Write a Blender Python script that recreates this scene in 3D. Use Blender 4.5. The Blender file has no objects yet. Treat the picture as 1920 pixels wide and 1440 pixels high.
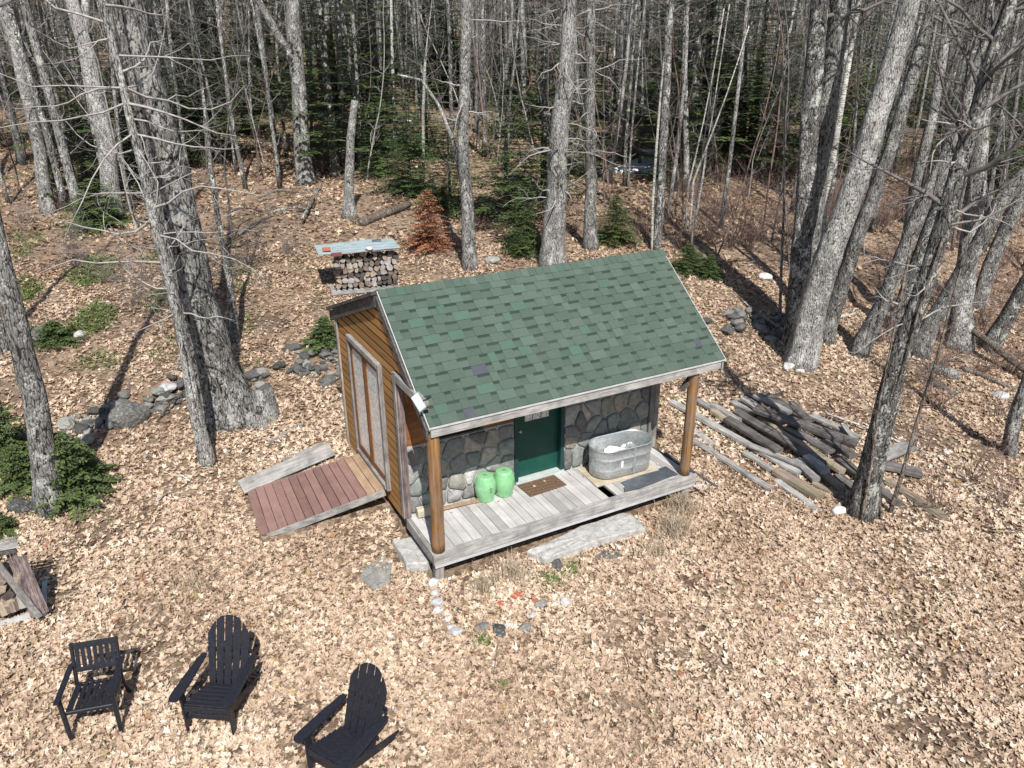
import bpy, math, random
import numpy as np
from mathutils import Vector, Matrix
random.seed(7); rng = np.random.default_rng(7)
scene = bpy.context.scene
col = scene.collection
rad = math.radians
# ------------------------------------------------------------------ camera
PITCH, ROLL, YAW, FPX = 0.4073, -0.0057, -0.4905, 1416.2
CAM = np.array([-3.3633, -8.7786, 6.8245])
_r = np.array([math.cos(YAW), math.sin(YAW), 0.0])
FWD = np.array([-math.sin(YAW)*math.cos(PITCH), math.cos(YAW)*math.cos(PITCH), -math.sin(PITCH)])
_u = np.cross(_r, FWD)
RIGHT = math.cos(ROLL)*_r + math.sin(ROLL)*_u
UP = -math.sin(ROLL)*_r + math.cos(ROLL)*_u
cd = bpy.data.cameras.new('camera'); cam = bpy.data.objects.new('camera', cd); col.objects.link(cam)
M = Matrix.Identity(4)
for i in range(3):
    M[i][0] = RIGHT[i]; M[i][1] = UP[i]; M[i][2] = -FWD[i]; M[i][3] = CAM[i]
cam.matrix_world = M
cd.sensor_width = 36; cd.lens = FPX/1920*36; cd.clip_end = 600; cd.clip_start = .05
scene.camera = cam
# ------------------------------------------------------------------ light
SUN_AZ = (-0.26, -1.0); SUN_EL = 49
w = bpy.data.worlds.new('World'); scene.world = w; w.use_nodes = True
nt = w.node_tree; bg = nt.nodes['Background']
sky = nt.nodes.new('ShaderNodeTexSky'); sky.sky_type = 'NISHITA'; sky.sun_disc = False
sky.sun_elevation = rad(SUN_EL); sky.sun_rotation = math.atan2(SUN_AZ[0], SUN_AZ[1])
nt.links.new(sky.outputs[0], bg.inputs[0]); bg.inputs[1].default_value = 0.08
sl = bpy.data.lights.new('sun', 'SUN'); so = bpy.data.objects.new('sun', sl); col.objects.link(so)
sl.energy = 5.0; sl.angle = rad(0.5); sl.color = (1.0, 0.955, 0.89)
sd = Vector((SUN_AZ[0], SUN_AZ[1], math.hypot(*SUN_AZ)*math.tan(rad(SUN_EL))))
so.rotation_euler = sd.to_track_quat('Z', 'Y').to_euler(); so.location = (-5, -20, 25)
scene.view_settings.view_transform = 'Standard'; scene.view_settings.look = 'None'
scene.view_settings.exposure = 0.5; scene.view_settings.gamma = 1
scene.cycles.max_bounces = 6; scene.cycles.diffuse_bounces = 3

# ------------------------------------------------------------------ terrain
PY = [-60, -12, -3, 0, 4.3, 6.9, 7.7, 11, 16, 22, 30, 45, 70, 110, 170, 260]
PZ = [-1.6, -.95, -.72, -.53, -.06, .06, .42, 1.12, 1.75, 2.25, 2.8, 3.9, 7.0, 15, 28, 46]
def hgt(x, y):
    x = np.asarray(x, float); y = np.asarray(y, float)
    ye = y + np.clip((x-4)*.22, -.4, 1.8)*np.clip((y-3)/3, 0, 1)
    z = np.interp(ye, PY, PZ)
    out = np.clip((np.abs(x-2)-4)/5, 0, 1)*.6 + .4
    k = np.clip((y-5)/8, 0, 1)
    n = (np.sin(x*.61+y*.37)+np.sin(x*.33-y*.71+1.3))*.10*k*out
    n = n + (np.sin(x*1.9+.7*y)+np.sin(2.3*y-1.1*x+.5))*(.012+.03*k)*out
    z = z - .15*np.exp(-((x+1.8)**2/1.0+(y-3.7)**2/.8))
    D = np.hypot(x-CAM[0], y-CAM[1])
    z = z + n + np.clip(D-75, 0, 400)*.16*np.clip((y+20)/25, 0, 1)
    return z
def H(x, y): return float(hgt(x, y))
def ray(px, py):
    d = FWD + (px-960)/FPX*RIGHT - (py-720)/FPX*UP
    return d/np.linalg.norm(d)
def gp(px, py, dz=0.0):
    """the point of the ground (plus dz) seen at photo pixel px,py"""
    d = ray(px, py); t = 4.0
    while t < 250:
        p = CAM + d*t
        if p[2] < H(p[0], p[1]) + dz: break
        t += .25
    lo, hi = t-.25, t
    for _ in range(18):
        m = (lo+hi)/2; p = CAM+d*m
        if p[2] < H(p[0], p[1])+dz: hi = m
        else: lo = m
    return CAM + d*hi
def pl(px, py, axis, val):
    d = ray(px, py); return CAM + d*((val-CAM[axis])/d[axis])
def depth(P): return float((np.asarray(P)-CAM) @ FWD)

# ------------------------------------------------------------------ mesh builder
class MB:
    def __init__(s): s.v = []; s.f = []; s.a = []; s.n = 0
    def add(s, verts, faces, a=None):
        s.v.append(np.asarray(verts, float).reshape(-1, 3)); k = s.n
        for f in faces: s.f.append([i+k for i in f])
        if a is None: a = random.random()
        s.a += list(a) if hasattr(a, '__len__') else [a]*len(faces)
        s.n += len(s.v[-1])
    def box(s, a, b, rnd=None, T=None):
        x0, y0, z0 = a; x1, y1, z1 = b
        v = np.array([(x0,y0,z0),(x1,y0,z0),(x1,y1,z0),(x0,y1,z0),(x0,y0,z1),(x1,y0,z1),(x1,y1,z1),(x0,y1,z1)], float)
        if T is not None: v = T(v)
        s.add(v, [(0,3,2,1),(4,5,6,7),(0,1,5,4),(1,2,6,5),(2,3,7,6),(3,0,4,7)], rnd)
    def bar(s, p, q, wd, th, upv=(0,0,1), rnd=None, seg=1, wob=0.0, bevel=0.0):
        """a squared timber from p to q"""
        p = np.array(p, float); q = np.array(q, float); d = q-p; L = np.linalg.norm(d); d /= L
        u = np.array(upv, float); u = u-d*(u@d); u /= np.linalg.norm(u); sd_ = np.cross(d, u)
        if bevel > 0:
            e = bevel; hw, ht = wd/2, th/2
            prof = [(-hw+e,-ht),(hw-e,-ht),(hw,-ht+e),(hw,ht-e),(hw-e,ht),(-hw+e,ht),(-hw,ht-e),(-hw,-ht+e)]
        else: prof = [(-wd/2,-th/2),(wd/2,-th/2),(wd/2,th/2),(-wd/2,th/2)]
        n = len(prof); vs = []
        for k in range(seg+1):
            o = np.array([random.uniform(-1,1), random.uniform(-1,1)])*wob
            for (a, b) in prof:
                j = np.array([random.uniform(-1,1), random.uniform(-1,1)])*wob*.5
                vs.append(p+d*L*k/seg+sd_*(a+o[0]+j[0])+u*(b+o[1]+j[1]))
        fs = [[k*n+i, k*n+(i+1)%n, (k+1)*n+(i+1)%n, (k+1)*n+i] for k in range(seg) for i in range(n)]
        fs += [list(range(n))[::-1], [seg*n+i for i in range(n)]]
        s.add(vs, fs, rnd)
    def tube(s, pts, rr, n=6, rough=0.0, cap=True, rnd=None, ridges=None):
        P = np.asarray(pts, float); m = len(P)
        T = np.gradient(P, axis=0); T /= np.linalg.norm(T, axis=1)[:, None]+1e-9
        ref = np.array([0., 0, 1]) if abs(T[0][2]) < .9 else np.array([1., 0, 0])
        A = np.cross(T, ref); A /= np.linalg.norm(A, axis=1)[:, None]+1e-9
        B = np.cross(T, A)
        th = np.arange(n)*2*math.pi/n
        R = np.repeat(np.asarray(rr, float)[:, None], n, 1)
        if ridges is not None: R = R*ridges(th[None, :], np.linspace(0, 1, m)[:, None])
        if rough: R = R*(1+rng.normal(0, rough, R.shape))
        V = P[:, None, :] + R[:, :, None]*(np.cos(th)[None, :, None]*A[:, None, :]+np.sin(th)[None, :, None]*B[:, None, :])
        i = np.arange(n); j = (i+1) % n
        fs = []
        for k in range(m-1):
            fs += np.stack([k*n+i, k*n+j, (k+1)*n+j, (k+1)*n+i], 1).tolist()
        if cap:
            fs.append(list(range(n))[::-1]); fs.append([(m-1)*n+q for q in range(n)])
        s.add(V.reshape(-1, 3), fs, rnd)
    def build(s, name, mat, parent=None, smooth=False, origin=None):
        V = np.concatenate(s.v) if s.v else np.zeros((0, 3))
        if origin is not None: V = V-np.asarray(origin)
        me = bpy.data.meshes.new(name); me.from_pydata(V.tolist(), [], s.f)
        if s.a:
            at = me.attributes.new('rnd', 'FLOAT', 'FACE'); at.data.foreach_set('value', np.array(s.a, dtype=np.float32))
        for m_ in (mat if isinstance(mat, (list, tuple)) else [mat]): me.materials.append(m_)
        if smooth: me.polygons.foreach_set('use_smooth', [True]*len(me.polygons))
        me.update()
        o = bpy.data.objects.new(name, me); col.objects.link(o)
        if parent is not None: o.parent = parent
        if origin is not None: o.location = origin
        return o
def tag(o, label=None, cat=None, group=None, kind=None):
    if label: o['label'] = label
    if cat: o['category'] = cat
    if group: o['group'] = group
    if kind: o['kind'] = kind
    return o
def empty(name, loc, rz=0, label=None, cat=None, group=None):
    o = bpy.data.objects.new(name, None); col.objects.link(o); o.location = loc; o.rotation_euler = (0, 0, rz)
    o.empty_display_size = .2
    return tag(o, label, cat, group)
def copy_tree(o, parent=None):
    c = o.copy(); col.objects.link(c)
    if parent is not None: c.parent = parent
    for ch in list(o.children): copy_tree(ch, c)
    return c

# ------------------------------------------------------------------ materials
def newmat(name):
    m = bpy.data.materials.new(name); m.use_nodes = True
    n = m.node_tree; b = n.nodes['Principled BSDF']; b.inputs['Roughness'].default_value = .85
    b.inputs['Specular IOR Level'].default_value = .3
    return m, n, b
def N(n, t, **k):
    x = n.nodes.new(t)
    for a, v in k.items():
        if a.startswith('i_'): x.inputs[a[2:].replace('_', ' ')].default_value = v
        else: setattr(x, a, v)
    return x
def coords(n, scale=(1, 1, 1), kind='Object', rot=(0, 0, 0)):
    t = N(n, 'ShaderNodeTexCoord'); mp = N(n, 'ShaderNodeMapping')
    mp.inputs['Scale'].default_value = scale; mp.inputs['Rotation'].default_value = rot
    n.links.new(t.outputs[kind], mp.inputs[0]); return mp.outputs[0]
def noise(n, vec, scale, detail=4, rough=.6, dist=0):
    x = N(n, 'ShaderNodeTexNoise'); x.inputs['Scale'].default_value = scale; x.inputs['Detail'].default_value = detail
    x.inputs['Roughness'].default_value = rough; x.inputs['Distortion'].default_value = dist
    n.links.new(vec, x.inputs['Vector']); return x.outputs[0]
def ramp(n, fac, stops, interp='LINEAR'):
    r = N(n, 'ShaderNodeValToRGB'); r.color_ramp.interpolation = interp
    e = r.color_ramp.elements
    while len(e) < len(stops): e.new(.5)
    for q, (p, c) in zip(e, stops):
        q.position = p; q.color = (c, c, c, 1) if not hasattr(c, '__len__') else (*c, 1)
    n.links.new(fac, r.inputs[0]); return r.outputs[0]
def mix(n, fac, a, b, mode='MIX'):
    x = N(n, 'ShaderNodeMix', data_type='RGBA', blend_type=mode)
    if isinstance(fac, (int, float)): x.inputs[0].default_value = fac
    else: n.links.new(fac, x.inputs[0])
    for s_, v in ((6, a), (7, b)):
        if hasattr(v, 'is_linked') or hasattr(v, 'node'): n.links.new(v, x.inputs[s_])
        else: x.inputs[s_].default_value = (*v, 1) if len(v) == 3 else v
    return x.outputs[2]
def bump(n, b, h, strength=.4, dist=.01):
    x = N(n, 'ShaderNodeBump'); x.inputs['Strength'].default_value = strength; x.inputs['Distance'].default_value = dist
    n.links.new(h, x.inputs['Height']); n.links.new(x.outputs[0], b.inputs['Normal'])
def attr(n, name='rnd'):
    a = N(n, 'ShaderNodeAttribute', attribute_name=name); return a.outputs['Fac']
def objrand(n): return N(n, 'ShaderNodeObjectInfo').outputs['Random']

def m_plain(name, c, rough=.6, metal=0, ns=0, var=.25, bs=.2):
    m, n, b = newmat(name); b.inputs['Roughness'].default_value = rough; b.inputs['Metallic'].default_value = metal
    v = coords(n); f = noise(n, v, ns or 12, 5)
    n.links.new(ramp(n, f, [(.3, tuple(q*(1-var) for q in c)), (.7, tuple(min(1, q*(1+var)) for q in c))]), b.inputs['Base Color'])
    if bs: bump(n, b, f, bs, .004)
    return m
def m_wood(name, dark, light, axis='x', grain=1.0, rough=.85, patch=None, bs=.5):
    """weathered timber, grain running along one axis"""
    m, n, b = newmat(name); b.inputs['Roughness'].default_value = rough
    sc = {'x': (2.2, 45, 45), 'y': (45, 2.2, 45), 'z': (45, 45, 2.2)}[axis]
    v = coords(n, tuple(q*grain for q in sc))
    a = attr(n)
    vv = N(n, 'ShaderNodeVectorMath', operation='ADD'); n.links.new(v, vv.inputs[0])
    cx_ = N(n, 'ShaderNodeCombineXYZ'); mu = N(n, 'ShaderNodeMath', operation='MULTIPLY'); n.links.new(a, mu.inputs[0]); mu.inputs[1].default_value = 37
    for q in range(3): n.links.new(mu.outputs[0], cx_.inputs[q])
    n.links.new(cx_.outputs[0], vv.inputs[1])
    f = noise(n, vv.outputs[0], 1, 6, .65, .3)
    base = ramp(n, f, [(.32, dark), (.5, tuple((x+y)/2 for x, y in zip(dark, light))), (.68, light)])
    p = noise(n, coords(n), 3.5, 3)
    c2 = mix(n, ramp(n, p, [(.35, .0), (.7, .7)]), base, patch if patch else tuple(q*.6 for q in dark))
    br = N(n, 'ShaderNodeMapRange'); n.links.new(a, br.inputs[0]); br.inputs[3].default_value = .78; br.inputs[4].default_value = 1.18
    hs = N(n, 'ShaderNodeHueSaturation'); n.links.new(br.outputs[0], hs.inputs['Value']); n.links.new(c2, hs.inputs['Color'])
    n.links.new(hs.outputs[0], b.inputs['Base Color']); bump(n, b, f, bs, .004)
    return m
def m_bark(name, dark, mid, pale, lichen=.6, vs=1.0, ringy=False):
    m, n, b = newmat(name); b.inputs['Roughness'].default_value = .95
    v = coords(n, (21*vs, 21*vs, 5.2*vs) if not ringy else (5*vs, 5*vs, 22*vs))
    f = noise(n, v, 1, 8, .75, .5)
    vo = N(n, 'ShaderNodeTexVoronoi', feature='DISTANCE_TO_EDGE'); n.links.new(v, vo.inputs['Vector']); vo.inputs['Scale'].default_value = 1.1
    vf = ramp(n, vo.outputs[0], [(.0, 0), (.22, 1)])
    mu = N(n, 'ShaderNodeMath', operation='MULTIPLY'); n.links.new(f, mu.inputs[0]); n.links.new(vf, mu.inputs[1])
    mm = N(n, 'ShaderNodeMath', operation='MULTIPLY_ADD'); n.links.new(mu.outputs[0], mm.inputs[0]); mm.inputs[1].default_value = .45
    m2 = N(n, 'ShaderNodeMath', operation='MULTIPLY'); n.links.new(f, m2.inputs[0]); m2.inputs[1].default_value = .65; n.links.new(m2.outputs[0], mm.inputs[2])
    h = mm.outputs[0]
    base = ramp(n, h, [(.33, dark), (.385, mid), (.46, pale)])
    big = noise(n, coords(n, (1, 1, .5)), 1.1, 4, .6)
    base = mix(n, .8, base, ramp(n, big, [(.3, .45), (.7, 1.35)]), 'MULTIPLY')
    li = noise(n, coords(n, (1, 1, .6)), 5.5, 6, .7, .4)
    li2 = noise(n, coords(n), 24, 5, .75)
    ma = N(n, 'ShaderNodeMath', operation='MULTIPLY_ADD'); n.links.new(li2, ma.inputs[0]); ma.inputs[1].default_value = .8; n.links.new(li, ma.inputs[2])
    c = mix(n, ramp(n, ma.outputs[0], [(.955, 0), (.985, lichen)]), base, (.60, .61, .57))
    c = mix(n, ramp(n, noise(n, coords(n), 1.7, 5, .7), [(.62, 0), (.70, .4)]), c, (.15, .155, .10))
    hs = N(n, 'ShaderNodeHueSaturation'); n.links.new(c, hs.inputs['Color'])
    br = N(n, 'ShaderNodeMapRange'); n.links.new(objrand(n), br.inputs[0]); br.inputs[3].default_value = .75; br.inputs[4].default_value = 1.2
    n.links.new(br.outputs[0], hs.inputs['Value']); n.links.new(hs.outputs[0], b.inputs['Base Color'])
    bump(n, b, h, 1.0, .05)
    return m
def m_leafy(name, stops, rough=.7, trans=.15, useobj=True):
    m, n, b = newmat(name); b.inputs['Roughness'].default_value = rough
    c = ramp(n, attr(n), stops)
    if useobj:
        hs = N(n, 'ShaderNodeHueSaturation'); n.links.new(c, hs.inputs['Color'])
        br = N(n, 'ShaderNodeMapRange'); n.links.new(objrand(n), br.inputs[0]); br.inputs[3].default_value = .7; br.inputs[4].default_value = 1.25
        n.links.new(br.outputs[0], hs.inputs['Value']); c = hs.outputs[0]
    n.links.new(c, b.inputs['Base Color'])
    if trans:
        tr = N(n, 'ShaderNodeBsdfTranslucent'); n.links.new(c, tr.inputs[0]); ms = N(n, 'ShaderNodeMixShader'); ms.inputs[0].default_value = trans
        n.links.new(b.outputs[0], ms.inputs[1]); n.links.new(tr.outputs[0], ms.inputs[2])
        n.links.new(ms.outputs[0], n.nodes['Material Output'].inputs[0])
    return m
MT = {}
MT['bark'] = m_bark('bark_grey', (.022, .021, .020), (.125, .122, .117), (.275, .27, .26), .65)
MT['bark_oak'] = m_bark('bark_oak', (.014, .013, .012), (.085, .083, .08), (.235, .23, .22), .55, .8)
MT['bark_dark'] = m_bark('bark_dark', (.012, .011, .010), (.070, .068, .065), (.19, .185, .178), .75)
MT['bark_pine'] = m_bark('bark_pale_plates', (.045, .043, .04), (.18, .176, .168), (.36, .352, .34), .7, 1.2)
MT['bark_birch'] = m_bark('bark_birch', (.10, .09, .08), (.42, .41, .38), (.62, .61, .57), .3, 1.2, True)
MT['bark_brown'] = m_bark('bark_brown', (.03, .022, .018), (.12, .095, .075), (.24, .20, .17), .25)
MT['twig'] = m_plain('twig_grey', (.13, .12, .115), .9, 0, 9, .4, 0)
MT['twig_red'] = m_plain('twig_reddish', (.17, .115, .10), .9, 0, 9, .4, 0)
MT['twig_pale'] = m_plain('dead_branch_pale', (.30, .29, .275), .9, 0, 9, .3, 0)
MT['needle'] = m_leafy('needles_dark_green', [(0, (.04, .065, .022)), (.5, (.075, .12, .038)), (.85, (.12, .17, .055)), (1, (.18, .21, .08))])
MT['needle_b'] = m_leafy('needles_bright_green', [(0, (.03, .05, .014)), (.5, (.065, .10, .03)), (1, (.14, .18, .06))], useobj=False)
MT['needle_o'] = m_leafy('needles_dead_orange', [(0, (.13, .05, .03)), (.5, (.29, .115, .055)), (1, (.45, .22, .12))], useobj=False)
MT['moss'] = m_leafy('moss_green', [(0, (.05, .09, .02)), (.6, (.12, .19, .05)), (1, (.22, .28, .09))], useobj=False)
MT['drygrass'] = m_leafy('dry_grass', [(0, (.25, .19, .13)), (.6, (.45, .37, .27)), (1, (.6, .53, .42))], useobj=False)
MT['grey_wood_x'] = m_wood('weathered_wood_x', (.17, .165, .16), (.46, .45, .43), 'x')
MT['grey_wood_y'] = m_wood('weathered_wood_y', (.17, .165, .16), (.46, .45, .43), 'y')
MT['grey_wood_z'] = m_wood('weathered_wood_z', (.14, .13, .13), (.40, .38, .36), 'z')
MT['deck_wood'] = m_wood('deck_boards_grey', (.34, .335, .33), (.50, .49, .48), 'y', .6, .8, (.30, .29, .28), .15)
MT['ramp_wood'] = m_wood('ramp_boards_red_brown', (.155, .088, .078), (.215, .13, .115), 'y', .5, .7, (.24, .15, .125), .15)
MT['tan_wood'] = m_wood('tan_board', (.30, .20, .13), (.44, .31, .21), 'y', .6)
MT['siding'] = m_wood('stained_clapboard', (.20, .115, .038), (.40, .235, .085), 'y', .35, .6, (.36, .15, .05), .15)
MT['panel_brown'] = m_wood('brown_panel', (.15, .06, .02), (.28, .125, .045), 'x', .5, .6, None, .2)
MT['post_wood'] = m_wood('varnished_log_post', (.06, .032, .018), (.42, .215, .065), 'z', .5, .6, (.20, .165, .14), .9)
MT['old_beam'] = m_wood('dark_old_beam', (.035, .032, .03), (.17, .16, .15), 'y')
MT['purple_beam'] = m_wood('dark_stained_post', (.06, .04, .04), (.30, .24, .23), 'z')
MT['log_end'] = m_wood('split_firewood', (.16, .12, .10), (.42, .36, .31), 'y', .7, .9, (.10, .085, .08))
MT['black_paint'] = m_plain('black_chair_paint', (.016, .017, .024), .42, 0, 30, .35, .15)
MT['door_green'] = m_plain('dark_green_door', (.006, .055, .042), .42, 0, 5, .12, 0)
MT['void'] = m_plain('dark_window_glass', (.008, .008, .009), .15, 0, 5, .1, 0)
MT['mortar'] = m_plain('mortar', (.36, .355, .35), .95, 0, 25, .25, .5)
MT['white_metal'] = m_plain('white_painted_metal', (.45, .46, .47), .4, .1, 8, .15, 0)
MT['sill'] = m_plain('pale_sill', (.50, .56, .54), .5, .2, 6, .15, 0)
MT['flashing'] = m_plain('grey_flashing', (.13, .145, .165), .35, .5, 5, .3, .1)
MT['brick'] = m_plain('red_brick', (.38, .12, .07), .9, 0, 30, .3, .5)
MT['brown_brick'] = m_plain('dark_red_brick', (.17, .06, .055), .9, 0, 30, .3, .5)
MT['plywood'] = m_wood('plywood', (.36, .31, .23), (.50, .45, .36), 'x', .4)
MT['snow'] = m_plain('old_snow', (.72, .76, .82), .8, 0, 2, .1, .3)
MT['white_thing'] = m_plain('white_plastic', (.8, .8, .8), .5, 0, 5, .08, 0)
MT['lamp_box'] = m_plain('pale_lamp_housing', (.42, .50, .52), .3, 0, 3, .06, 0)

def m_galv():
    m, n, b = newmat('galvanised_steel'); b.inputs['Metallic'].default_value = .7
    v = coords(n); vo = N(n, 'ShaderNodeTexVoronoi'); vo.inputs['Scale'].default_value = 22; n.links.new(v, vo.inputs['Vector'])
    r = ramp(n, vo.outputs['Distance'], [(.1, (.40, .43, .445)), (.7, (.56, .59, .60))])
    d = noise(n, coords(n, (1, 1, 3)), 3, 5)
    n.links.new(mix(n, ramp(n, d, [(.5, 0), (.75, .5)]), r, (.35, .38, .42)), b.inputs['Base Color'])
    n.links.new(ramp(n, d, [(.3, .30), (.7, .45)]), b.inputs['Roughness']); bump(n, b, d, .15, .02)
    return m
MT['galv'] = m_galv()
def m_sheet():
    m, n, b = newmat('roof_sheet_metal'); b.inputs['Metallic'].default_value = .3; b.inputs['Roughness'].default_value = .45
    d = noise(n, coords(n, (1.2, 9, 1)), 2, 6)
    c = ramp(n, d, [(.36, (.26, .16, .11)), (.44, (.36, .45, .47)), (.7, (.52, .64, .68))])
    n.links.new(c, b.inputs['Base Color']); bump(n, b, d, .3, .01); return m
MT['sheet'] = m_sheet()
def m_stool():
    m, n, b = newmat('green_glazed_ceramic'); b.inputs['Roughness'].default_value = .22; b.inputs['Specular IOR Level'].default_value = .5
    f = noise(n, coords(n), 7, 5)
    n.links.new(ramp(n, f, [(.3, (.15, .36, .17)), (.55, (.20, .43, .22)), (.75, (.30, .51, .32))]), b.inputs['Base Color']); return m
MT['stool'] = m_stool()
def m_mat():
    m, n, b = newmat('coir_doormat'); b.inputs['Roughness'].default_value = 1
    w1 = N(n, 'ShaderNodeTexWave', wave_type='BANDS', bands_direction='DIAGONAL'); w1.inputs['Scale'].default_value = 9; w1.inputs['Distortion'].default_value = .6
    n.links.new(coords(n), w1.inputs['Vector'])
    f = noise(n, coords(n), 80, 3)
    c = ramp(n, w1.outputs['Fac'], [(.35, (.035, .022, .015)), (.6, (.17, .105, .065))])
    n.links.new(mix(n, ramp(n, f, [(.4, 0), (.7, .7)]), c, (.20, .13, .085)), b.inputs['Base Color']); bump(n, b, w1.outputs['Fac'], .8, .01); return m
MT['doormat'] = m_mat()
for i_, (a_, b_) in enumerate([((.10, .075, .06), (.30, .25, .21)), ((.20, .15, .11), (.50, .42, .34)), ((.05, .042, .038), (.16, .14, .13)), ((.22, .20, .19), (.46, .44, .42))]): MT['log%d' % i_] = m_wood('split_log_tone_%d' % i_, a_, b_, 'y', .7)
def m_speckle():
    m, n, b = newmat('speckled_pane'); b.inputs['Roughness'].default_value = .15  # glossy pane with white and dark noise speckle in its base colour
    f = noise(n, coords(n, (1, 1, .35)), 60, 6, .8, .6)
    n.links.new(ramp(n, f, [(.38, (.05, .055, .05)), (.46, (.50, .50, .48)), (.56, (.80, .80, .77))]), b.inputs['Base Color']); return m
MT['speckle'] = m_speckle()
def m_shingle():
    m, n, b = newmat('green_asphalt_shingle'); b.inputs['Roughness'].default_value = .95
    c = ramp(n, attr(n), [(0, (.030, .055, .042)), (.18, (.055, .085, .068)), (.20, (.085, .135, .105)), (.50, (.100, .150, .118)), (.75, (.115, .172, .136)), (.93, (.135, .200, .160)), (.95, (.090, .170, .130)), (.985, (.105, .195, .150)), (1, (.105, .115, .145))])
    g = noise(n, coords(n), 160, 3, .8); g2 = noise(n, coords(n), 1.6, 4)
    c = mix(n, .45, c, ramp(n, g, [(.3, .15), (.7, 1.0)]), 'MULTIPLY')
    c = mix(n, ramp(n, g2, [(.5, 0), (.8, .35)]), c, (.15, .18, .14))
    hs = N(n, 'ShaderNodeHueSaturation'); hs.inputs['Value'].default_value = .70; hs.inputs['Saturation'].default_value = .95; n.links.new(c, hs.inputs['Color'])
    n.links.new(hs.outputs[0], b.inputs['Base Color']); bump(n, b, g, .5, .004); return m
MT['shingle'] = m_shingle()
def m_stone(name, stops, sc=6, useattr=True, lich=.5):
    m, n, b = newmat(name); b.inputs['Roughness'].default_value = .9
    f = noise(n, coords(n), sc, 8, .7, .4); f2 = noise(n, coords(n), sc*6, 5, .7)
    a = attr(n) if useattr else objrand(n)
    c = ramp(n, a, stops)
    c = mix(n, .75, c, ramp(n, f, [(.3, .35), (.7, 1.3)]), 'MULTIPLY')
    c = mix(n, ramp(n, f2, [(.52, 0), (.66, lich)]), c, (.42, .43, .38))
    n.links.new(c, b.inputs['Base Color']); bump(n, b, f, .9, .03); return m
MT['veneer'] = m_stone('stone_veneer', [(0, (.13, .13, .13)), (.25, (.25, .25, .245)), (.4, (.14, .18, .165)), (.5, (.33, .33, .32)), (.7, (.44, .43, .42)), (.8, (.24, .28, .25)), (.88, (.34, .30, .25)), (1, (.58, .58, .56))], 9, True, .4)
MT['rock'] = m_stone('fieldstone', [(0, (.045, .045, .045)), (.4, (.10, .10, .098)), (.7, (.19, .188, .18)), (1, (.30, .30, .27))], 4, False, .5)
MT['granite'] = m_stone('granite_slab', [(0, (.40, .40, .39)), (1, (.46, .45, .43))], 9, False, .5)
MT['pale_rock'] = m_stone('pale_stone', [(0, (.46, .46, .47)), (1, (.62, .61, .59))], 5, False, .4)
def m_ground():
    m, n, b = newmat('leaf_litter_ground'); b.inputs['Roughness'].default_value = 1
    v = coords(n)
    vo = N(n, 'ShaderNodeTexVoronoi'); vo.inputs['Scale'].default_value = 11; n.links.new(v, vo.inputs['Vector'])
    sep = N(n, 'ShaderNodeSeparateColor'); n.links.new(vo.outputs['Color'], sep.inputs[0])
    c = ramp(n, sep.outputs[0], [(0, (.15, .10, .07)), (.35, (.28, .195, .13)), (.7, (.40, .29, .20)), (1, (.48, .37, .28))])
    f = noise(n, v, 22, 7, .75, .8)
    c = mix(n, .8, c, ramp(n, f, [(.35, .22), (.62, 1.15)]), 'MULTIPLY')
    p = noise(n, v, .5, 5, .65)
    c = mix(n, ramp(n, p, [(.5, 0), (.66, .55)]), c, (.10, .07, .05))
    q = noise(n, coords(n, rot=(0, 0, 1)), .9, 6, .7)
    c = mix(n, ramp(n, q, [(.57, 0), (.70, .45)]), c, (.16, .15, .10))
    n.links.new(c, b.inputs['Base Color']); bump(n, b, f, 1, .05); return m
MT['ground'] = m_ground()
def m_leaf():
    m, n, b = newmat('fallen_oak_leaves'); b.inputs['Roughness'].default_value = .75
    a = N(n, 'ShaderNodeAttribute', attribute_name='rnd').outputs['Fac']
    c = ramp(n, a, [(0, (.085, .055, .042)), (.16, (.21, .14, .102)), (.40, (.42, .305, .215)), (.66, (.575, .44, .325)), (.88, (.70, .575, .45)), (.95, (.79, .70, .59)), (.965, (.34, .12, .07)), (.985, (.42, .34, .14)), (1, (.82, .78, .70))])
    f = noise(n, coords(n), 45, 3)
    c = mix(n, .5, c, ramp(n, f, [(.3, .6), (.7, 1.1)]), 'MULTIPLY')
    n.links.new(c, b.inputs['Base Color'])
    tr = N(n, 'ShaderNodeBsdfTranslucent'); n.links.new(c, tr.inputs[0]); ms = N(n, 'ShaderNodeMixShader'); ms.inputs[0].default_value = .15
    n.links.new(b.outputs[0], ms.inputs[1]); n.links.new(tr.outputs[0], ms.inputs[2]); n.links.new(ms.outputs[0], n.nodes['Material Output'].inputs[0])
    return m
MT['leaf'] = m_leaf()

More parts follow.
